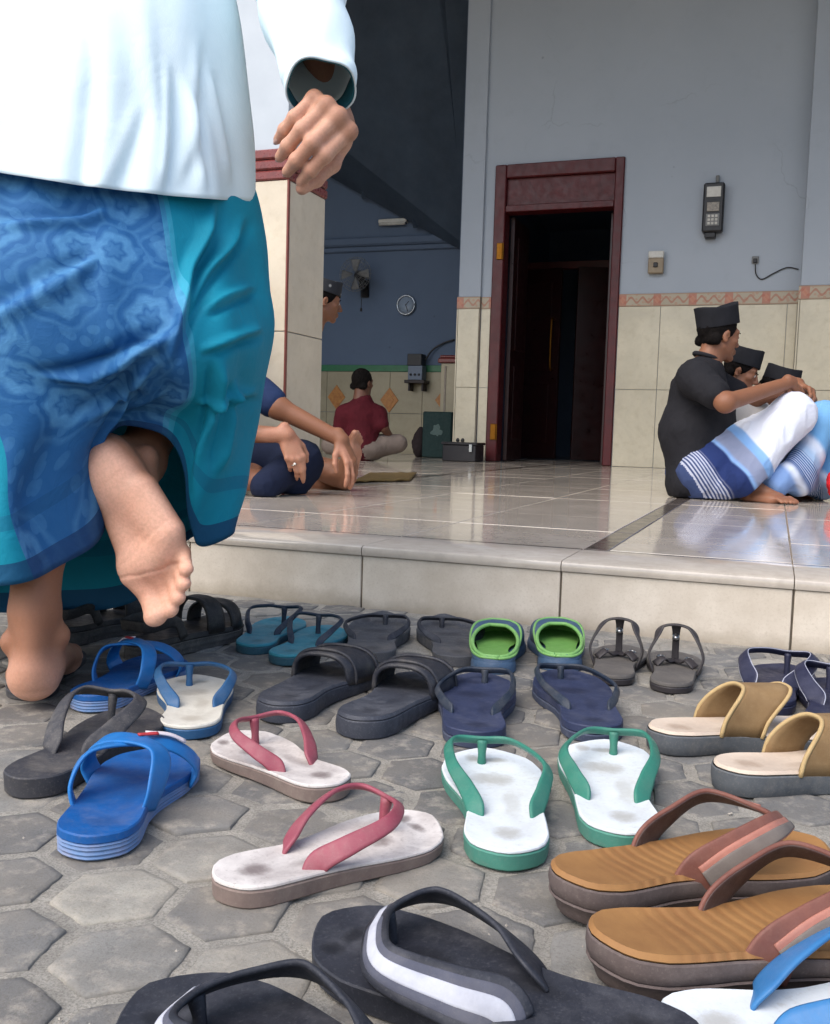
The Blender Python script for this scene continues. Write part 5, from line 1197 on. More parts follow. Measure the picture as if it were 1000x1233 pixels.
# ------------------------------------------------------------------ seated people on the porch
def J(D): return lambda x, y, o=0.0: pd(x, y, D+o)
def limb_tint(v, P):
    """0..n-1 : how far along a chain of joints each vertex lies"""
    best = np.full(len(v), 1e9); t_ = np.zeros(len(v))
    for i in range(len(P)-1):
        a, b = P[i], P[i+1]; ab = b-a; t = np.clip(((v-a)@ab)/(ab@ab), 0, 1); d = np.linalg.norm(v-a-t[:, None]*ab, axis=1); m = d < best; best[m] = d[m]; t_[m] = i+t[m]
    return t_
def wrinkle(g, amp, sc, seed=0):
    c = g.v.mean(0); n = nrm_rows(g.v-c); q = g.v*np.array([1.0, 1.0, .55])+.03*np.stack([wob(g.v, sc*.6, seed+1)]*3, 1)
    r = 1-np.abs(wob(q, sc*1.5, seed+2))*3; r = np.clip(r, -.4, 1)**1
    g.v = g.v+n*(amp*(wob(g.v, sc, seed)+.75*np.where(r > 0, r**2, 0)-.2))[:, None]; return g
def m_plaid(name, stops, lines):
    q = NT(name); t = q.attr('tint'); base = q.ramp(t, stops)
    tc = q.n('ShaderNodeTexCoord'); s = q.n('ShaderNodeSeparateXYZ'); q.l(tc.outputs['Object'], s.inputs[0])
    st = q.math('GREATER_THAN', q.math('SINE', q.math('MULTIPLY', t, lines[0])), .1); zone = q.ramp(t, lines[1])
    base = q.mix(q.math('MULTIPLY', st, zone), base, lines[2]); base = q.mix(q.math('MULTIPLY', q.noise(10, 5), .3), base, srgb(120, 134, 160), 'MULTIPLY')
    q.color(base).rough(.85); q.bump(q.noise(16, 5, .6, dist=1.5), .3, .012); q.b.inputs['Specular IOR Level'].default_value = .2
    q.t.nodes[base.node.name]; 
    for n in q.t.nodes:
        if n.type == 'VALTORGB' and len(n.color_ramp.elements) > 4: n.color_ramp.interpolation = 'EASE'
    return q.m
def sole_side(p): return p
# ---- man in the black polo, hugging his knees
seat = G(842, 600, ZF); D0 = fdepth(seat); j = J(D0)
mk = empty('person', seat, label='person in black polo shirt and black cap hugging his knees, sitting sideways on the porch', cat='person')
sk = Body(.03); fwd = nrm(RH*.93+FH*.30-UZ*.10); Hm = frame(fwd, UZ+fwd*.10)
hc = j(866, 404, .06); put_head(mk, sk, Hm, hc, .93, cap=True, capargs=dict(h=.088, a=.084, b=.104, taper=1.03), capup=.044, captilt=18)
pel, chs, nk = j(842, 570, .03), j(838, 478, .06), j(851, 436, .06)
sk.cone(pel, chs, .085, .085); sk.cone(chs, nk, .075, .05)
ns, fs = j(838, 456, -.10), j(850, 456, .22); ne, fe = j(874, 485, -.25), j(905, 482, .30); nw, fw = j(953, 460, -.05), j(962, 462, .12)
sk.chain([ns, ne], [.042, .036]); sk.chain([ne, nw], [.037, .026]); sk.chain([fs, fe, fw], [.045, .038, .026])
hd = hand_body(1, curl=((35, 45, 20), (38, 48, 20), (42, 50, 20), (46, 50, 20)), thumb=(.2, .5), arm=[(0, 0, 0), (0, -.03, 0)])
Rk = frame(nrm(RH*.75+FH*.62-UZ*.42), nrm(UZ*.75-FH*.55+RH*.35)); sk.extend(hd.moved(Rk, nw, .98))
hd2 = hand_body(-1, curl=((30, 40, 20),)*4, thumb=(.2, .5), arm=[(0, 0, 0), (0, -.03, 0)]); Rk2 = frame(nrm(RH*.35-FH*.75-UZ*.4), nrm(UZ*.8+RH*.5)); sk.extend(hd2.moved(Rk2, fw, .95))
kn, kf = j(955, 500, -.06), j(958, 500, .16); an, af = j(898, 578, -.16), j(925, 580, .10)
ft = frame(nrm(RH*.72-FH*.66), UZ); fb = foot_body(1, leg=[(0, .042, .10), (0, .03, .16)]); hl_ = G(886, 602, ZF)-FH*.05; hl_[2] = ZF; sk.extend(fb.moved(ft, hl_, .95)); sk.chain([pel, (kn+kf)/2, hl_+[0, 0, .12]], [.05, .05, .04]); sk.chain([(kn+kf)/2, G(918, 590, ZF)+[0, 0, .12]], [.05, .04])
ft2 = frame(nrm(RH*.9-FH*.4), UZ); hl2 = G(918, 590, ZF); sk.extend(foot_body(-1, leg=[(0, .042, .10), (0, .03, .16)]).moved(ft2, hl2, .92))
g = sk.mesh(.0055, 1); g.tint = np.clip((.02-(((g.v-hl_)@ft)/.95)[:, 2])/.02, 0, .6)*(np.linalg.norm(g.v-hl_, axis=1) < .3); obj('body', g, SK_BROWN, mk)
sb = Body(.045); sb.cone(pel+[0, 0, -.02], j(832, 520, .05), .130, .128); sb.cone(j(832, 520, .05), j(842, 470, .06), .128, .118); sb.cone(j(866, 545, .0), j(866, 490, .03), .075, .07); sb.cone(j(842, 470, .06), j(852, 446, .06), .104, .066)
sb.cone(ns, fs, .078, .078); sb.cone(ns, ns*.35+ne*.65, .075, .064, k=.03); sb.cone(fs, fs*.35+fe*.65, .070, .060, k=.03); sb.cone(pel, j(870, 540, .02), .11, .085); sb.ell(j(838, 585, .03), (.12, .13, .08))
g = wrinkle(sb.mesh(.0075, 1, clip=lambda x, y, z: (ZF+.004-z)+0*x+0*y), .004, 14, 1); BLKSH = fabric('black_polo_knit', srgb(34, 34, 38), srgb(24, 24, 28), .85, .25, 14); obj('polo_shirt', g, BLKSH, mk)
col = tube([nk+RH*.052*math.cos(a)+FH*.053*math.sin(a)+UZ*(.022-.016*math.cos(a)) for a in np.linspace(0, 2*PI, 18)], .010, 40, 8); obj('collar', col, BLKSH, mk)
gb_ = Body(.05); gb_.cone(pel+FH*-.06, kn, .120, .078); gb_.cone(pel+FH*.08, kf, .120, .078); gb_.cone(kn, kf, .078); gb_.cone(kn, an, .078, .066); gb_.cone(kf, af, .078, .066); gb_.cone(an, af, .06); gb_.cone(j(850, 590, -.05), j(890, 586, -.12), .06, .055); gb_.cone(pel*.5+kn*.5, an, .08, .05); gb_.cone(kf*.6+af*.4, an, .06, .05); gb_.ell(hl_+ft@np.array([0, .10, .035]), (.075, .17, .062), rot=ft, k=.02, neg=True)
g = wrinkle(gb_.mesh(.007, 1, clip=lambda x, y, z: (ZF+.003-z)+0*x+0*y), .007, 10, 2)
kc = (kn+kf)/2; u_ = ((g.v-pel)@RH)/((kc-pel)@RH); h_ = (g.v[:, 2]-ZF)/(kc[2]+.06-ZF); g.tint = np.clip(.58*u_+.42*h_+.012*wob(g.v, 7, 3), 0, 1)
plaid = m_plaid('blue_white_sarong', [(0, srgb(60, 74, 112)), (.12, srgb(70, 84, 122)), (.15, srgb(36, 52, 100)), (.26, srgb(34, 50, 98)), (.28, srgb(130, 166, 214)), (.31, srgb(132, 140, 164)), (.40, srgb(136, 144, 168)), (.42, srgb(126, 168, 216)), (.47, srgb(134, 174, 220)), (.49, srgb(222, 226, 236)), (1, srgb(222, 226, 238))], (300.0, [(0, .8), (.13, .8), (.16, 0.0), (.20, 0.0), (1, 0.0)], srgb(200, 204, 220)))
obj('sarong', g, plaid, mk)
# ---- boy leaning behind the man's arm
b1 = empty('person', G(893, 588, ZF)+FH*.30, label='person, a boy with black cap peeking out behind the hugging man\'s arm', cat='person')
sk = Body(.03); j = J(D0+.32); f1 = nrm(RH*.75-FH*.35-UZ*.30); H1 = frame(f1, UZ+f1*.3+RH*.15); c1 = j(893, 448); put_head(b1, sk, H1, c1, .80, cap=True, capargs=dict(h=.096, a=.084, b=.102), capup=.040, captilt=4)
p1, s1 = j(885, 575, .05), j(884, 500, .03); sk.cone(p1, s1, .085, .085); sk.cone(s1, j(889, 470), .07, .045)
obj('body', sk.mesh(.0055, 1), SK_BROWN, b1)
sb = Body(.04); sb.cone(p1, s1, .10, .10); sb.cone(s1-RH*.08, s1+RH*.10, .08); sb.cone(s1+RH*.10, j(915, 520, -.05), .055, .045); sb.cone(p1, j(925, 560, .0), .085, .07); sb.ell(j(878, 486, -.04), (.06, .05, .06)); obj('shirt', wrinkle(sb.mesh(.008, 1), .004, 12, 4), fabric('cream_shirt', srgb(196, 192, 186), None, .85), b1)
# ---- boy beside them with the light blue sarong
b2 = empty('person', G(955, 590, ZF)+FH*.25, label='person in light blue and white sarong with flat black cap beside the hugging man', cat='person')
sk = Body(.03); j = J(D0+.42); f2 = nrm(RH*.6-FH*.1-UZ*.75); H2 = frame(f2, UZ+f2*.8); c2 = j(934, 467); put_head(b2, sk, H2, c2, .80, cap=True, capargs=dict(h=.080, a=.088, b=.108), capup=.048, captilt=38)
p2, s2 = j(950, 575, .05), j(945, 508, .02); sk.cone(p2, s2, .09, .085); sk.cone(s2, j(940, 482), .07, .045)
K1, K2 = J(D0)(990, 506, .02), J(D0)(1012, 512, .22); A1, A2 = J(D0)(962, 580, -.06), J(D0)(990, 585, .10); S1 = s2+RH*.12; sk.chain([S1, j(985, 530, -.1), K1+[0, 0, .05]], [.035, .032, .025])
ftb = frame(nrm(RH*.5-FH*.8), UZ); hb2 = G(945, 598, ZF)-FH*.02; hb2[2] = ZF; sk.extend(foot_body(1, leg=[(0, .042, .1), (0, .03, .14)]).moved(ftb, hb2, .72))
obj('body', sk.mesh(.0055, 1), SK_BROWN, b2)
sb = Body(.04); sb.cone(p2, s2, .105, .10); sb.cone(s2-RH*.09, S1, .075); sb.cone(S1, S1*.4+j(985, 530, -.1)*.6, .06, .05); obj('shirt', wrinkle(sb.mesh(.008, 1), .004, 12, 5), fabric('dark_shirt', srgb(52, 56, 66), None, .85), b2)
gb_ = Body(.045); gb_.cone(p2, K1, .10, .070); gb_.cone(p2, K2, .10, .070); gb_.cone(K1, K2, .066); gb_.cone(K1, A1, .068, .058); gb_.cone(K2, A2, .068, .058); gb_.cone(A1, A2, .05); gb_.cone(K1*.4+A1*.6, J(D0)(935, 586, -.12), .055, .05); gb_.cone(J(D0)(900, 572, -.10), J(D0)(952, 572, -.10), .030, .036)
g = wrinkle(gb_.mesh(.007, 1, clip=lambda x, y, z: (ZF+.003-z)+0*x+0*y), .006, 11, 6); kc2 = (K1+K2)/2; g.tint = np.clip(.4*((g.v-A1)@RH)/.2+.6*(g.v[:, 2]-ZF)/(kc2[2]+.05-ZF)+.02*wob(g.v, 7, 3), 0, 1)
obj('sarong', g, m_plaid('light_blue_sarong', [(0, srgb(120, 150, 196)), (.08, srgb(208, 216, 230)), (.16, srgb(60, 90, 140)), (.30, srgb(44, 96, 144)), (.36, srgb(150, 176, 206)), (.48, srgb(206, 214, 228)), (.56, srgb(112, 166, 212)), (1, srgb(122, 174, 216))], (260.0, [(.0, 0.0), (.14, 0.0), (.17, .75), (.32, .75), (.36, 0.0)], srgb(190, 200, 220))), b2)
# ---- man in navy at the foot of the pillar
D1 = 3.62; j = J(D1); st1 = G(250, 612, ZF)
nm = empty('person', j(240, 600, .1), label='person in navy shirt and trousers with a ring, cross-legged before the pillar, arms over knees', cat='person')
nm.location.z = ZF
sk = Body(.03); fn = nrm(RH*.9-FH*.2); put_head(nm, sk, frame(fn, UZ), j(238, 352, .08), .95, cap=True)
pl_, cs_, nk_ = j(220, 565, .12), j(226, 455, .10), j(232, 396, .09); sk.cone(pl_, cs_, .12, .12); sk.cone(cs_, nk_, .10, .055)
a1 = [j(268, 436, .10), j(334, 490, .02), j(412, 530, .0)]; a2 = [j(205, 440, -.05), j(248, 520, -.14), j(346, 524, -.14)]
sk.chain(a1, [.048, .041, .027]); sk.chain(a2, [.048, .041, .027])
Ra = frame(nrm(RH*.42-UZ*.86-FH*.2), nrm(RH*.75+UZ*.45-FH*.55)); sk.extend(hand_body(-1, curl=((14, 18, 10), (16, 22, 12), (20, 26, 12), (24, 30, 14)), splay=(.22, .06, -.10, -.24), thumb=(.6, .2), arm=[(0, 0, 0), (0, -.03, 0)]).moved(Ra, a1[2], 1.0))
Rb = frame(nrm(RH*.36-UZ*.92-FH*.1), nrm(RH*.35+UZ*.1-FH*.9)); hb3 = hand_body(1, curl=((14, 18, 10), (20, 24, 12), (24, 28, 12), (30, 34, 14)), splay=(-.26, .04, .08, .14), thumb=(.3, .3), arm=[(0, 0, 0), (0, -.03, 0)]); sk.extend(hb3.moved(Rb, a2[2], 1.0))
k1, k2 = j(362, 556, .04), j(190, 570, -.40); f1_, f2_ = j(318, 586, -.16), j(250, 590, -.25)
hf = j(330, 588, -.10); hf[2] = ZF+.045; Rf = frame(nrm(-RH*.9-FH*.42+UZ*.10), nrm(FH*.85+UZ*.2-RH*.3)); sk.extend(foot_body(1, leg=[(0, .05, .1), (0, .05, .2)]).moved(Rf, hf, .95))
g = sk.mesh(.005, 1); g.tint = np.clip(sole_tint(g.v, Rf, hf, .95), 0, .9)*(np.linalg.norm(g.v-hf, axis=1) < .3); nb = obj('body', g, SK_BROWN, nm)
rgp = hb3; kp = np.array([.0105, .090, .0015])+np.array([0, .018, -.007]); ring = tube([kp+.0105*np.array([math.cos(a), 0.25*math.sin(a), math.sin(a)]) for a in np.linspace(0, 2*PI, 16)], .0016, 24, 6).xf(rot=Rb, loc=a2[2]); ro = obj('ring', ring, mat('silver', srgb(210, 208, 200), .25, metal=1.0, bump=0), nm)
st_ = lathe([(0, -.003), (.0045, -.002), (.005, .001), (.003, .004), (0, .005)], 12).xf(loc=kp+[0, 0, .0115]).xf(rot=Rb, loc=a2[2]); obj('ring_stone', st_, mat('pale_stone', srgb(226, 224, 214), .15, bump=0), ro)
sb = Body(.045); sb.cone(pl_, cs_, .145, .14); sb.cone(cs_, nk_-[0, 0, .03], .12, .075); sb.cone(a1[0], a2[0], .078); sb.cone(a1[0], a1[0]*.10+a1[1]*.90, .076, .058, k=.03); sb.cone(a2[0], a2[0]*.35+a2[1]*.65, .078, .066, k=.03)
obj('shirt', wrinkle(sb.mesh(.008, 1), .005, 12, 7), fabric('navy_shirt_cloth', srgb(34, 50, 84), srgb(26, 39, 68), .85, .3, 11), nm)
gb_ = Body(.04); gb_.cone(pl_, k1, .11, .078); gb_.cone(pl_, k2, .11, .078); gb_.cone(k1, f1_, .076, .052); gb_.cone(k2, f2_, .076, .052); gb_.ell(pl_-[0, 0, .03], (.17, .15, .10)); gb_.cone(k1-[0, 0, .01], j(352, 592, .0), .07, .045)
obj('trousers', wrinkle(gb_.mesh(.008, 1, clip=lambda x, y, z: (ZF+.003-z)+0*x+0*y), .006, 11, 8), fabric('navy_trouser_cloth', srgb(26, 34, 56), srgb(19, 26, 44), .9, .3, 11), nm)
# ---- man behind the pillar with one bare foot up
D2 = 4.02; j = J(D2)
pm = empty('person', j(360, 590, .45), label='person sitting behind the pillar, embroidered dark cap peeking out and one bare foot pointing up', cat='person')
pm.location.z = ZF
sk = Body(.03); hp_ = J(4.85)(391, 363); fp = nrm(RH*.9+FH*.25-UZ*.15); CAPE = None
def m_embro():
    q = NT('embroidered_cap'); vn = q.n('ShaderNodeTexVoronoi'); vn.inputs['Scale'].default_value = 24; tc = q.n('ShaderNodeTexCoord'); q.l(tc.outputs['Object'], vn.inputs['Vector'])
    q.color(q.mix(q.ramp(vn.outputs['Distance'], [(.12, .9), (.24, 0.0)]), srgb(34, 36, 42), srgb(160, 160, 158))).rough(.8); return q.m
put_head(pm, sk, frame(fp, UZ), hp_, .84, cap=True, capargs=dict(h=.075), capup=.050, captilt=-4, capmat=m_embro())
pp, pc = J(4.75)(335, 560), J(4.8)(334, 455); sk.cone(pp, pc, .12, .11); sk.cone(pc, pc*.3+(hp_-[0, 0, .12])*.7, .08, .05)
kk, ka = j(352, 556, .18), j(404, 566, -.02); sk.chain([pp, kk, ka], [.085, .056, .040])
Rq = frame(nrm(UZ*.97+RH*.12-FH*.1), nrm(-RH*.80+FH*.45)); hq = j(424, 588, -.08); hq[2] = ZF+.004; fbq = foot_body(-1, leg=[(0, .045, .08), (0, .05, .14)]); sk.extend(fbq.moved(Rq, hq, .98))
sk.chain([ka, Rq@np.array([0, .045, .09])+hq], [.040, .034])
kk2 = j(365, 585, .10); sk.chain([pp+RH*.1, kk2, j(412, 588, .02)], [.08, .05, .036])
g = sk.mesh(.005, 1); g.tint = np.clip(sole_tint(g.v, Rq, hq, .98), 0, 1)*(np.linalg.norm(g.v-hq, axis=1) < .32); obj('body', g, SK_BROWN, pm)
sb = Body(.04); sb.cone(pp, pc, .14, .13); sb.cone(pc-RH*.12, pc+RH*.08, .09); obj('shirt', wrinkle(sb.mesh(.009, 1), .005, 12, 9), fabric('dark_maroon_shirt', srgb(66, 30, 36), None, .85), pm)
gb_ = Body(.04); gb_.cone(pp, kk*.85+ka*.15, .11, .085); gb_.cone(pp, kk2*.9+pp*.1, .10, .07); obj('sarong', wrinkle(gb_.mesh(.009, 1, clip=lambda x, y, z: (ZF+.003-z)+0*x+0*y), .005, 12, 10), fabric('brown_sarong', srgb(96, 66, 52), None, .85), pm)
# ---- boy in maroon, far inside the hall
D3 = 8.1; j = J(D3)
bm = empty('person', G(437, 548, ZF), label='person in maroon shirt sitting with back turned, far inside the dim hall', cat='person')
bm.location = tuple(j(437, 552)); bm.location.z = ZF
sk = Body(.03); fm = nrm(FH*.8+RH*.55); cm = j(437, 461); put_head(bm, sk, frame(fm, UZ), cm, 1.0, cap=False, hairlow=-.075, eyes=False); p3, c3 = j(437, 538), j(435, 500); sk.cone(p3, c3, .13, .12); sk.cone(c3, j(437, 476), .10, .06)
kA, kB = j(480, 534, .05), j(398, 536, .1); sk.chain([c3+RH*.12, j(462, 514, -.05), j(472, 530, .06)], [.045, .038, .03]); sk.chain([p3, kA], [.05, .04]); obj('body', sk.mesh(.008, 1), SK_DARK, bm)
sb = Body(.05); sb.cone(p3, c3, .148, .130); sb.cone(c3, j(437, 483), .13, .08); sb.cone(c3-RH*.12, c3+RH*.12, .088); sb.cone(c3+RH*.14, j(460, 511, -.05), .07, .06); sb.cone(c3-RH*.14, j(410, 514, .0), .07, .06); obj('shirt', wrinkle(sb.mesh(.01, 1), .006, 12, 11), fabric('maroon_shirt', srgb(78, 20, 30), srgb(60, 14, 22), .85, .3, 11), bm)
gb_ = Body(.05); gb_.cone(p3, kA, .11, .08); gb_.cone(p3, kB, .11, .08); gb_.ell(p3-[0, 0, .02], (.18, .14, .10)); obj('trousers', wrinkle(gb_.mesh(.01, 1, clip=lambda x, y, z: (ZF+.003-z)+0*x+0*y), .006, 12, 12), fabric('taupe_trousers', srgb(120, 108, 100), None, .9), bm)
# ------------------------------------------------------------------ things on the walls and inside the hall
PLB = mat('black_meter_case', srgb(36, 36, 38), .45, srgb(24, 24, 26), 40); PLW = mat('aged_white_plastic', srgb(206, 204, 196), .5, srgb(176, 172, 160), 30); PLG = mat('grey_plastic', srgb(128, 128, 126), .5, srgb(100, 100, 98), 30)
# electricity meter
P0 = AY(860, 253, YW); mx, mz = P0[0], P0[2]; mt = empty('electricity_meter', (mx, YW, mz-.20), label='black electricity meter box with white label plate high on the blue wall', cat='meter')
obj('case', Geo().add(box(mx-.085, mx+.085, YW-.10, YW-.003, mz-.20, mz+.21, .012)), PLB, mt, smooth=False)
obj('label_plate', box(mx-.058, mx+.058, YW-.106, YW-.1005, mz+.09, mz+.175, .002), PLW, mt, smooth=False)
obj('display', box(mx-.05, mx+.05, YW-.108, YW-.1005, mz-.03, mz+.045, .002), mat('meter_display', srgb(150, 140, 124), .25, srgb(96, 88, 80), 60, .8), mt, smooth=False)
obj('keypad', Geo().add(box(mx-.055, mx+.055, YW-.105, YW-.1005, mz-.15, mz-.05, .002)), PLG, mt, smooth=False)
for a in range(3):
    for b in range(3): obj('key', box(mx-.040+a*.030, mx-.020+a*.030, YW-.110, YW-.1055, mz-.140+b*.030, mz-.120+b*.030, .002), PLW, mt, smooth=False)
obj('terminal_cover', box(mx-.06, mx+.03, YW-.085, YW-.003, mz-.245, mz-.2005, .006), PLB, mt, smooth=False)
obj('conduit', tube([(mx+.02, YW-.03, mz+.2105), (mx+.02, YW-.03, mz+.28)], .016, 2, 10), PLG, mt)
# breaker box
P0 = AY(791, 316, YW); bx, bz = P0[0], P0[2]; bk = empty('breaker_box', (bx, YW, bz-.08), label='small beige breaker box with pale top lid on the blue wall right of the door', cat='breaker box')
obj('case', box(bx-.065, bx+.065, YW-.06, YW-.003, bz-.10, bz+.03, .006), mat('beige_plastic', srgb(150, 134, 110), .5, srgb(120, 104, 84), 30), bk, smooth=False); obj('lid', box(bx-.065, bx+.065, YW-.066, YW-.003, bz+.0305, bz+.09, .006), PLW, bk, smooth=False); obj('switch', box(bx-.018, bx+.018, YW-.075, YW-.0605, bz-.05, bz-.01, .004), PLB, bk, smooth=False)
# socket with loose cable
P0 = AY(910, 313, YW); sx_, sz = P0[0], P0[2]; sc_ = empty('wall_socket', (sx_, YW, sz), label='small grey wall socket with a loose drooping cable near the corner pier', cat='socket')
obj('plate', box(sx_-.028, sx_+.028, YW-.018, YW-.002, sz-.03, sz+.03, .005), PLG, sc_, smooth=False); obj('plug', box(sx_-.016, sx_+.016, YW-.04, YW-.0185, sz-.03, sz+.008, .005), PLB, sc_, smooth=False)
obj('cable', tube([AY(910, 318, YW-.03), AY(911, 330, YW-.02), AY(918, 336, YW-.012), AY(932, 329, YW-.012), AY(948, 322, YW-.012), AY(962, 324, YW-.012)], .005, 40, 6), PLB, sc_)
# wall fan on the far wall
P0 = AY(428, 330, YH-.30); fx, fy, fz = P0; fn_ = empty('wall_fan', (fx, YH, fz), label='oscillating wall fan with a hanging pull cord inside the hall', cat='fan')
obj('bracket', Geo().add(box(fx-.05, fx+.05, YH-.03, YH-.001, fz-.22, fz-.02, .006)).add(tube([(fx, YH-.03, fz-.12), (fx, YH-.14, fz-.12), (fx, YH-.16, fz-.02)], .018, 12)), PLB, fn_)
obj('motor', lathe([(0, 0), (.05, .005), (.062, .04), (.055, .10), (.03, .14), (0, .145)], 24).xf(rot=rotx(R_(90)), loc=(fx, fy+.19, fz)), PLB, fn_)
Rf_ = rotx(R_(90)); cg_ = Geo()
for k in range(26):
    a = 2*PI*k/26; c, s_ = math.cos(a), math.sin(a)
    cg_.add(tube([(c*.03, s_*.03, .055), (c*.12, s_*.12, .050), (c*.185, s_*.185, .015), (c*.19, s_*.19, -.015), (c*.12, s_*.12, -.05), (c*.04, s_*.04, -.05)], .0016, 12, 4))
for r_, z_ in ((.19, 0), (.15, .038), (.10, .052), (.15, -.035)): cg_.add(tube([(r_*math.cos(a), r_*math.sin(a), z_) for a in np.linspace(0, 2*PI, 25)], .0022, 26, 5))
obj('guard', cg_.xf(rot=Rf_, loc=(fx, fy, fz)), PLG, fn_)
for k in range(4):
    b_ = Geo(); V = [];
    for i in range(7):
        for j_ in range(5):
            rr = .03+.14*i/6; a = 2*PI*k/4+(j_-2)*.17*(1 if i else .5); V.append((rr*math.cos(a), rr*math.sin(a), (j_-2)*.008))
    o = obj('blade', Geo(V, [(i*5+j_, i*5+j_+1, (i+1)*5+j_+1, (i+1)*5+j_) for i in range(6) for j_ in range(4)]).xf(rot=Rf_, loc=(fx, fy, fz)), PLG, fn_); solid(o, .003, 0)
obj('pull_cord', tube([(fx+.03, fy+.12, fz-.05), (fx+.032, fy+.12, fz-.2), (fx+.03, fy+.12, fz-.36)], .004, 12, 6), PLB, fn_); obj('cord_pull', lathe([(0, 0), (.012, .004), (.014, .03), (.006, .045), (0, .046)], 12).xf(loc=(fx+.03, fy+.12, fz-.40)), PLB, fn_)
# clock
P0 = AY(489, 367, YH-.03); ck = empty('wall_clock', (P0[0], YH, P0[2]), label='small round silver rimmed clock on the hall wall beside the fan', cat='clock')
R9 = rotx(R_(90)); obj('rim', tube([(.105*math.cos(a), 0, .105*math.sin(a)) for a in np.linspace(0, 2*PI, 33)], .012, 48, 8).xf(loc=P0), mat('silver_rim', srgb(170, 176, 182), .25, metal=.8, bump=0), ck)
obj('face', lathe([(0, 0), (.1, 0), (.1, .008), (0, .009)], 40).xf(rot=R9, loc=P0+[0, .012, 0]), mat('clock_face', srgb(150, 164, 180), .3, srgb(132, 146, 164), 30, bump=0), ck)
for a, l_ in ((40, .055), (160, .08)): obj('hand', box(-.004, .004, -.004, -.001, -.01, l_, 0).xf(rot=roty(R_(a))).xf(loc=P0+[0, .0005 if a < 90 else -.003, 0]), PLB, ck, smooth=False)
# ceiling lamp on the hall's far wall
P0 = AY(474, 268, YH-.10); lp = empty('tube_lamp', (P0[0], YH, P0[2]), label='short unlit white tube lamp high on the hall wall under the sloping ceiling', cat='lamp')
obj('housing', box(P0[0]-.20, P0[0]+.14, YH-.07, YH-.001, P0[2]+.012, P0[2]+.055, .006), PLW, lp, smooth=False); obj('tube', tube([(P0[0]-.19, YH-.06, P0[2]), (P0[0]+.13, YH-.06, P0[2])], .018, 2, 12), PLW, lp)
# low half-height pier with a maroon cap, meter on its stand
hx0, hx1 = AY(534, 480, 9.6)[0], AY(552, 480, 9.6)[0]+.12; hz = AY(540, 438, 9.6)[2]
hp = empty('half_pier', ((hx0+hx1)/2, 9.6, ZF), label='half-height cream pier with maroon capping just inside the hall', cat='pier')
obj('shaft', Geo().add(box(hx0, hx1, 9.5, 9.7, ZF, hz, .004)), M_HTILE, hp, smooth=False); obj('flute', Geo().add(box(hx0+.04, hx0+.06, 9.492, 9.4995, ZF+.05, hz-.03, .002)), M_GROUT, hp, smooth=False); obj('cap', Geo().add(box(hx0-.03, hx1+.03, 9.47, 9.73, hz+.0005, hz+.05, .01)).add(box(hx0-.015, hx1+.015, 9.485, 9.715, hz+.0505, hz+.08, .01)), M_PBORD, hp, smooth=False)
P0 = AY(503, 458, YH-.09); lc = empty('wall_shelf', (P0[0], YH, P0[2]), label='small dark ledge on the hall wall carrying the boxed amplifier', cat='shelf')
obj('shelf_board', box(P0[0]-.12, P0[0]+.12, YH-.2, YH-.023, P0[2]-.035, P0[2], .004), mat('dark_shelf', srgb(44, 34, 34), .5), lc, smooth=False)
obj('shelf_bracket', Geo().add(box(P0[0]-.09, P0[0]-.07, YH-.15, YH-.023, P0[2]-.12, P0[2]-.0355, .003)), mat('dark_shelf', (0, 0, 0)), lc, smooth=False); obj('shelf_bracket', Geo().add(box(P0[0]+.07, P0[0]+.09, YH-.15, YH-.023, P0[2]-.12, P0[2]-.0355, .003)), mat('dark_shelf', (0, 0, 0)), lc, smooth=False)
am = empty('amplifier', (P0[0], YH-.11, P0[2]), label='pale boxed amplifier with dark top standing on the ledge of the hall wall', cat='amplifier')
obj('case', box(P0[0]-.085, P0[0]+.085, YH-.18, YH-.04, P0[2]+.0005, P0[2]+.16, .005), mat('slate_case', srgb(110, 122, 138), .5), am, smooth=False); obj('top_unit', box(P0[0]-.095, P0[0]+.075, YH-.185, YH-.035, P0[2]+.1605, P0[2]+.29, .005), PLB, am, smooth=False)
for k in range(3): obj('dial', lathe([(0, 0), (.014, 0), (.012, .012), (0, .013)], 12).xf(rot=R9, loc=(P0[0]-.05+.05*k, YH-.1805, P0[2]+.06)), PLB, am)
obj('cable', tube([(P0[0]+.075, YH-.08, P0[2]+.22), (P0[0]+.15, YH-.05, P0[2]+.34), (P0[0]+.27, YH-.03, P0[2]+.42), (P0[0]+.40, YH-.02, P0[2]+.46)], .010, 30, 6), PLB, am)
# green speaker cover with a pale emblem, dark box
Yg = 9.2; P0 = AY(524, 516, Yg); gx, gz = P0[0], P0[2]; w2 = .135
gb2 = empty('green_case', (gx, Yg, ZF), label='dark green case with a pale worn emblem leaning behind the dark box', cat='case')
obj('case', box(gx-w2, gx+w2+.04, Yg, Yg+.22, ZF+.001, gz+.17, .012), mat('dark_green_cloth', srgb(24, 50, 48), .8, srgb(17, 38, 37), 14), gb2, smooth=False)
em = Geo(); V = []
for i in range(40):
    a = 2*PI*i/40; rr = .048*(1+.22*math.cos(3*a+PI/2)+.14*math.cos(5*a+1.1)+.08*math.cos(9*a)); V.append((gx+.02+rr*math.cos(a)*1.1, Yg-.004, gz-.02+rr*math.sin(a)*1.15))
em = Geo(V+[(x, Yg-.0005, z) for x, y, z in V], [tuple(range(40)), *[(i, (i+1) % 40, (i+1) % 40+40, i+40) for i in range(40)]]); obj('emblem', em, mat('faded_print', srgb(86, 104, 100), .8, srgb(60, 80, 76), 60), gb2, smooth=False)
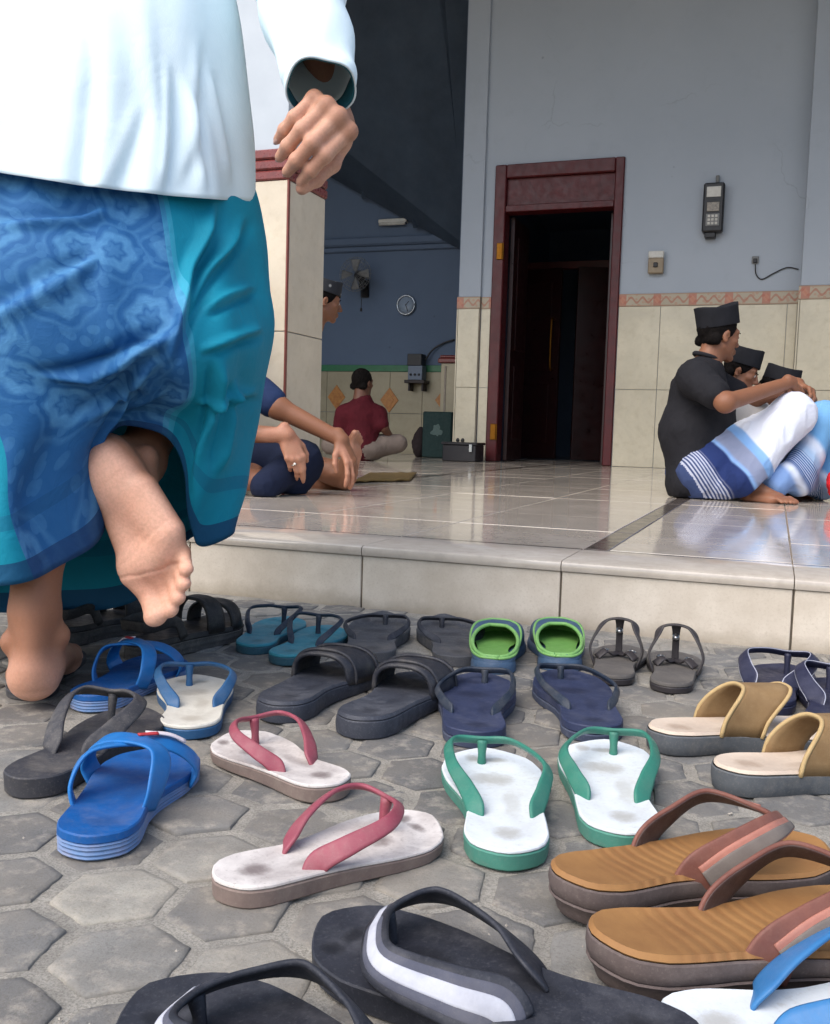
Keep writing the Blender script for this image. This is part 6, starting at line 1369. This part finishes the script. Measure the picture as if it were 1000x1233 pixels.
bag = Body(.03); bag.ell((gx-w2-.06, Yg+.1, ZF+.13), (.075, .09, .14)); bag.ell((gx-w2-.05, Yg+.1, ZF+.25), (.04, .05, .06)); bgo = obj('cloth_bag', wrinkle(bag.mesh(.008, 1), .008, 16, 2), fabric('brown_bag_cloth', srgb(50, 42, 42), None, .9), loc=(gx-w2-.06, Yg+.1, ZF)); tag(bgo, 'slumped dark brown cloth bag beside the green case', 'bag')
Yb = 8.35; b0, b1_ = AY(533, 545, Yb)[0], AY(573, 545, Yb)[0]; zb = AY(550, 533, Yb)[2]
db = empty('donation_box', ((b0+b1_)/2, Yb, ZF), label='low dark wooden box on the floor at the foot of the wall end', cat='box')
obj('case', box(b0, b1_, Yb, Yb+.26, ZF+.001, zb-.02, .006), mat('black_box_wood', srgb(38, 36, 40), .45, srgb(26, 25, 29), 12), db, smooth=False); obj('lid', box(b0-.012, b1_+.012, Yb-.012, Yb+.272, zb-.0195, zb+.005, .006), mat('black_box_wood', (0, 0, 0)), db, smooth=False)
for q_ in (.35, .50): obj('knob', lathe([(0, 0), (.016, .004), (.018, .02), (.009, .035), (0, .037)], 12).xf(loc=(b0+(b1_-b0)*q_, Yb+.1, zb+.0055)), PLB, db)
obj('hasp', box(b1_-.06, b1_-.03, Yb-.02, Yb-.0125, zb-.08, zb-.01, .003), mat('silver_rim', (0, 0, 0)), db, smooth=False)
# gold patterned cloth and a white sheet of paper on the floor
c0, c1, c2_, c3_ = G(425, 582, ZF), G(494, 580, ZF), G(502, 571, ZF), G(446, 571, ZF)
V = []
for i in range(15):
    for j_ in range(9):
        u, v = i/14, j_/8; p = (c0*(1-u)+c1*u)*(1-v)+(c3_*(1-u)+c2_*u)*v; V.append((p[0], p[1], ZF+.006+.010*abs(wob([p], 14, 3)[0])+.003))
mg = Geo(V, [(i*9+j_, (i+1)*9+j_, (i+1)*9+j_+1, i*9+j_+1) for i in range(14) for j_ in range(8)])
def m_gold():
    q = NT('gold_woven_cloth'); n = q.noise(26, 5, .8, dist=3.0); q.color(q.ramp(n, [(.40, srgb(44, 36, 22)), (.48, srgb(118, 94, 44)), (.56, srgb(60, 48, 26)), (.66, srgb(150, 124, 66))])).rough(.8); return q.m
go = obj('prayer_cloth', mg, m_gold(), loc=(float((c0+c2_)[0]/2), float((c0+c2_)[1]/2), ZF)); solid(go, .006, -1); tag(go, 'crumpled gold and brown patterned cloth lying on the floor beside the bare feet', 'cloth')
c0, c1, c2_, c3_ = G(385, 583, ZF), G(434, 580, ZF), G(430, 576, ZF), G(392, 577, ZF); V = [(*p[:2], ZF+.004+h_) for p, h_ in ((c0, 0), (c1, .004), (c2_, .0), (c3_, .003))]
po = obj('paper_sheet', Geo(V, [(0, 1, 2, 3)]), mat('paper', srgb(214, 210, 202), .8, bump=0), smooth=False, loc=(float((c0+c2_)[0]/2), float((c0+c2_)[1]/2), ZF)); solid(po, .001, -1); tag(po, 'white sheet of paper on the floor under the bare feet by the pillar', 'paper')
# red bag at the right edge
rb2 = Body(.03); rc = pd(1019, 585, D0-.10); rc[2] = ZF+.085; rb2.ell(rc, (.075, .07, .085)); rb2.ell(rc+[0, 0, .07], (.04, .04, .06)); rb2.ell(rc+[.06, 0, -.03], (.06, .06, .055))
ro2 = obj('red_bag', wrinkle(rb2.mesh(.006, 1, clip=lambda x, y, z: (ZF+.002-z)+0*x+0*y), .006, 22, 3), fabric('red_bag_cloth', srgb(206, 40, 48), srgb(160, 26, 36), .6), loc=(rc[0], rc[1], ZF)); tag(ro2, 'bright red soft bag on the porch floor at the right frame edge', 'bag')
